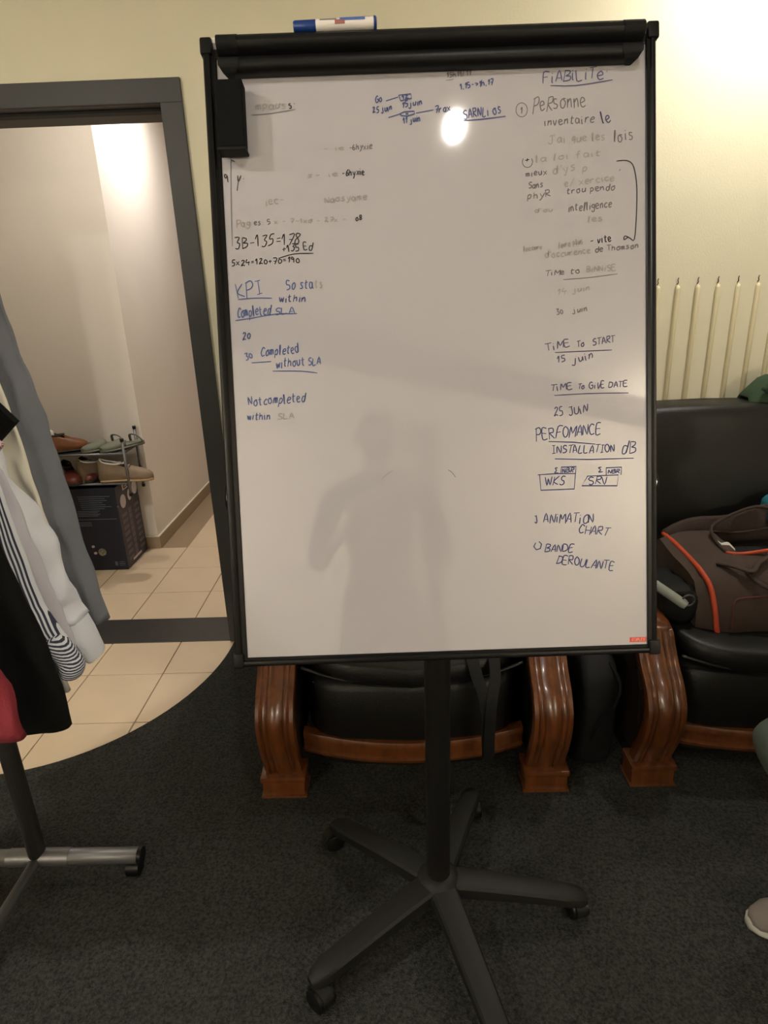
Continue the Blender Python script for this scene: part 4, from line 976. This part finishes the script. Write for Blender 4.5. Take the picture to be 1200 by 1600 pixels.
# seated person at the right edge: knee and slipper reach into the frame
sp = person('seated person in grey-green trousers, only knee and felt slipper in view', (1.32, 1.08, 0), None)
J = {'pelvis': (0, 0, .53, .115), 'belly': (-.005, 0, .66, .115), 'chest': (-.02, 0, .84, .13), 'shoulders': (-.03, 0, .96, .095), 'neck': (-.04, 0, 1.04, .05), 'chin': (-.06, 0, 1.11, .062), 'head': (-.05, 0, 1.18, .088), 'crown': (-.045, 0, 1.25, .065)}
E = [('pelvis', 'belly'), ('belly', 'chest'), ('chest', 'shoulders'), ('shoulders', 'neck'), ('neck', 'chin'), ('chin', 'head'), ('head', 'crown')]
for s, tg in ((1, 'l'), (-1, 'r')):
    ky = .02 if s > 0 else -.27
    J.update({'hip'+tg: (-.03, s*.09, .52, .085), 'thigh'+tg: (-.26, (s*.09+ky)/2+.01, .51, .075), 'knee'+tg: (-.530, ky+.03, .478, .042), 'calf'+tg: (-.42, ky+.01, .33, .05), 'ankle'+tg: (-.33, ky-.0, .10, .034),
              'sh'+tg: (-.03, s*.19, .94, .055), 'elbow'+tg: (-.10, s*.24, .68, .042), 'wrist'+tg: (-.33, s*.12, .61, .027)})
    E += [('pelvis', 'hip'+tg), ('hip'+tg, 'thigh'+tg), ('thigh'+tg, 'knee'+tg), ('knee'+tg, 'calf'+tg), ('calf'+tg, 'ankle'+tg), ('shoulders', 'sh'+tg), ('sh'+tg, 'elbow'+tg), ('elbow'+tg, 'wrist'+tg)]
    J['palm'+tg] = (-.39, s*.10, .605, (.024, .012)); E.append(('wrist'+tg, 'palm'+tg))
    for q in range(4):
        J['f%d' % q+tg] = (-.425, s*.10+(q-1.5)*.018, .602, .0085); J['g%d' % q+tg] = (-.470+abs(q-1.4)*.006, s*.10+(q-1.5)*.020, .588, .007)
        E += [('palm'+tg, 'f%d' % q+tg), ('f%d' % q+tg, 'g%d' % q+tg)]
    J['t0'+tg] = (-.385, s*.10-s*.035, .60, .009); E.append(('palm'+tg, 't0'+tg))
def zn(c):
    if c.z > 1.05: return 0
    if c.x < -.34 and c.z > .555: return 0
    if c.z > .60 or (c.z > .56 and c.x > -.1): return 1
    return 2 if c.z > .11 else 0
b = figure('body', '', J, E, ['skin', 'shirt', 'trouser'], zn); b.parent = sp
def head_bits(par, hx, hy, hz, d, hair='hair'):
    """d: facing (x, y)"""
    d = Vector((d[0], d[1], 0)).normalized(); sd = Vector((-d.y, d.x, 0)); h = Vector((hx, hy, hz))
    def hs(v):
        return v + Vector((0, 0, .006*noise.noise(v*30)))
    bm = pillow((0, 0, 0), (.083, .096, .085), .9, sub=hs)
    bmesh.ops.delete(bm, geom=[v for v in bm.verts if v.co.y > .035 and v.co.z < .035 or v.co.z < -.06], context='VERTS')
    M4 = Matrix((sd*-1, d, Vector((0, 0, 1)))).transposed().to_4x4(); M4.translation = h + Vector((0, 0, .022)) - d*.008
    xform(bm, M4); o = obj('hair', bm, 'hair', par, smooth=True); o.modifiers.new('thick', 'SOLIDIFY').thickness = .01
    bm = bmesh.new()
    for s in (-1, 1): tube(bm, [h+sd*s*.030+d*.068, h+sd*s*.030+d*.081], [.009, .007], 8)
    obj('eyes', bm, 'insole', par, smooth=True)
    obj('nose', mk_tube([h+d*.076+Vector((0, 0, .004)), h+d*.098-Vector((0, 0, .03)), h+d*.08-Vector((0, 0, .038))], [.007, .013, .009], 8), 'skin', par, smooth=True)
    obj('mouth', mk_tube([h+d*.070+sd*.02-Vector((0, 0, .062)), h+d*.079-Vector((0, 0, .062)), h+d*.070-sd*.02-Vector((0, 0, .062))], .0055, 8), 'oxblood', par, smooth=True)
    for s in (-1, 1): obj('ear', pillow(tuple(h+sd*s*.084-Vector((0, 0, .01))), (.014, .014, .03), .8, 8), 'skin', par, smooth=True)
head_bits(sp, -.055, 0, 1.175, (-1, -.1))
def slipper(par, tip, hy, nm='slipper'):
    bm = bmesh.new(); R = []
    for u, hw, h in [(0, .02, .05), (.05, .034, .075), (.25, .037, .085), (.45, .039, .075), (.65, .044, .055), (.85, .042, .042), (.96, .028, .032), (1, .012, .022)]:
        R.append([(tip+.27*(1-u), hy+hw*math.cos(a*PI/8), .010+h/2+h/2*math.sin(a*PI/8)) for a in range(16)])
    rings(bm, R); s_ = obj(nm, bm, 'slipper_g', par, smooth=True)
    bm = bmesh.new(); R = []
    for u, hw in [(0, .02), (.06, .036), (.45, .041), (.65, .047), (.88, .045), (.97, .031), (1.02, .012)]:
        R.append([(tip+.27*(1-u), hy+hw*math.cos(a*PI/8), .012+.011*math.sin(a*PI/8)) for a in range(16)])
    rings(bm, R); obj('slipper_sole', bm, 'slipper_w', s_, smooth=True)
slipper(sp, -.525, -.02); slipper(sp, -.52, -.29)
so = thing('stool', 'round black padded stool under the seated person at the right', 'stool', (1.33, 1.08, 0))
obj('seat', pillow((0, 0, .40), (.19, .19, .035), .45), 'leather', so, smooth=True)
for k in range(4):
    a = PI/4+k*PI/2; obj('leg', mk_tube([(.13*math.cos(a), .13*math.sin(a), .37), (.18*math.cos(a), .18*math.sin(a), .004)], .013, 10), 'plastic', so, smooth=True)
# the photographer standing behind the camera, seen mirrored in the board
ph = person('standing person in a dark shirt mirrored in the whiteboard', (-.02, -.42, 0), None)
J = {'pelvis': (0, 0, .95, .125), 'belly': (0, .01, 1.10, .125), 'chest': (0, .0, 1.28, .145), 'shoulders': (0, -.01, 1.42, .10), 'neck': (0, .0, 1.50, .056), 'chin': (0, .03, 1.565, .062), 'head': (0, .02, 1.64, .086), 'crown': (0, .015, 1.705, .07)}
E = [('pelvis', 'belly'), ('belly', 'chest'), ('chest', 'shoulders'), ('shoulders', 'neck'), ('neck', 'chin'), ('chin', 'head'), ('head', 'crown')]
for s, tg in ((1, 'l'), (-1, 'r')):
    J.update({'hip'+tg: (s*.095, 0, .90, .09), 'knee'+tg: (s*.11, .02, .50, .06), 'calf'+tg: (s*.112, .0, .36, .058), 'ankle'+tg: (s*.115, -.01, .09, .04),
              'sh'+tg: (s*.19, -.01, 1.40, .062), 'elbow'+tg: (s*.25, .05, 1.12, .045), 'wrist'+tg: (s*.17, .24, 1.18, .028), 'palm'+tg: (s*.14, .29, 1.20, (.026, .013))})
    E += [('pelvis', 'hip'+tg), ('hip'+tg, 'knee'+tg), ('knee'+tg, 'calf'+tg), ('calf'+tg, 'ankle'+tg), ('shoulders', 'sh'+tg), ('sh'+tg, 'elbow'+tg), ('elbow'+tg, 'wrist'+tg), ('wrist'+tg, 'palm'+tg)]
    for q in range(4):
        J['f%d' % q+tg] = (s*(.125-.002*q), .315, 1.225-q*.018, .0085); J['g%d' % q+tg] = (s*.085, .318, 1.222-q*.018, .007)
        E += [('palm'+tg, 'f%d' % q+tg), ('f%d' % q+tg, 'g%d' % q+tg)]
    J['t0'+tg] = (s*.12, .27, 1.235, .009); E.append(('palm'+tg, 't0'+tg))
b = figure('body', '', J, E, ['skin', 'shirt', 'trouser'], lambda c: 0 if c.z > 1.50 or c.y > .25 else (1 if c.z > .93 else 2)); b.parent = ph
head_bits(ph, 0, .02, 1.64, (0, 1))
for s in (-1, 1):
    bm = bmesh.new(); R = []
    for u, hw, h in [(0, .02, .05), (.05, .034, .09), (.25, .037, .1), (.45, .039, .085), (.65, .044, .06), (.85, .042, .05), (.96, .028, .04), (1, .012, .03)]:
        R.append([(s*.115+hw*math.cos(a*PI/8), -.09+.28*u, .006+h/2+h/2*math.sin(a*PI/8)) for a in range(16)])
    rings(bm, R); obj('shoe', bm, 'sole', ph, smooth=True)
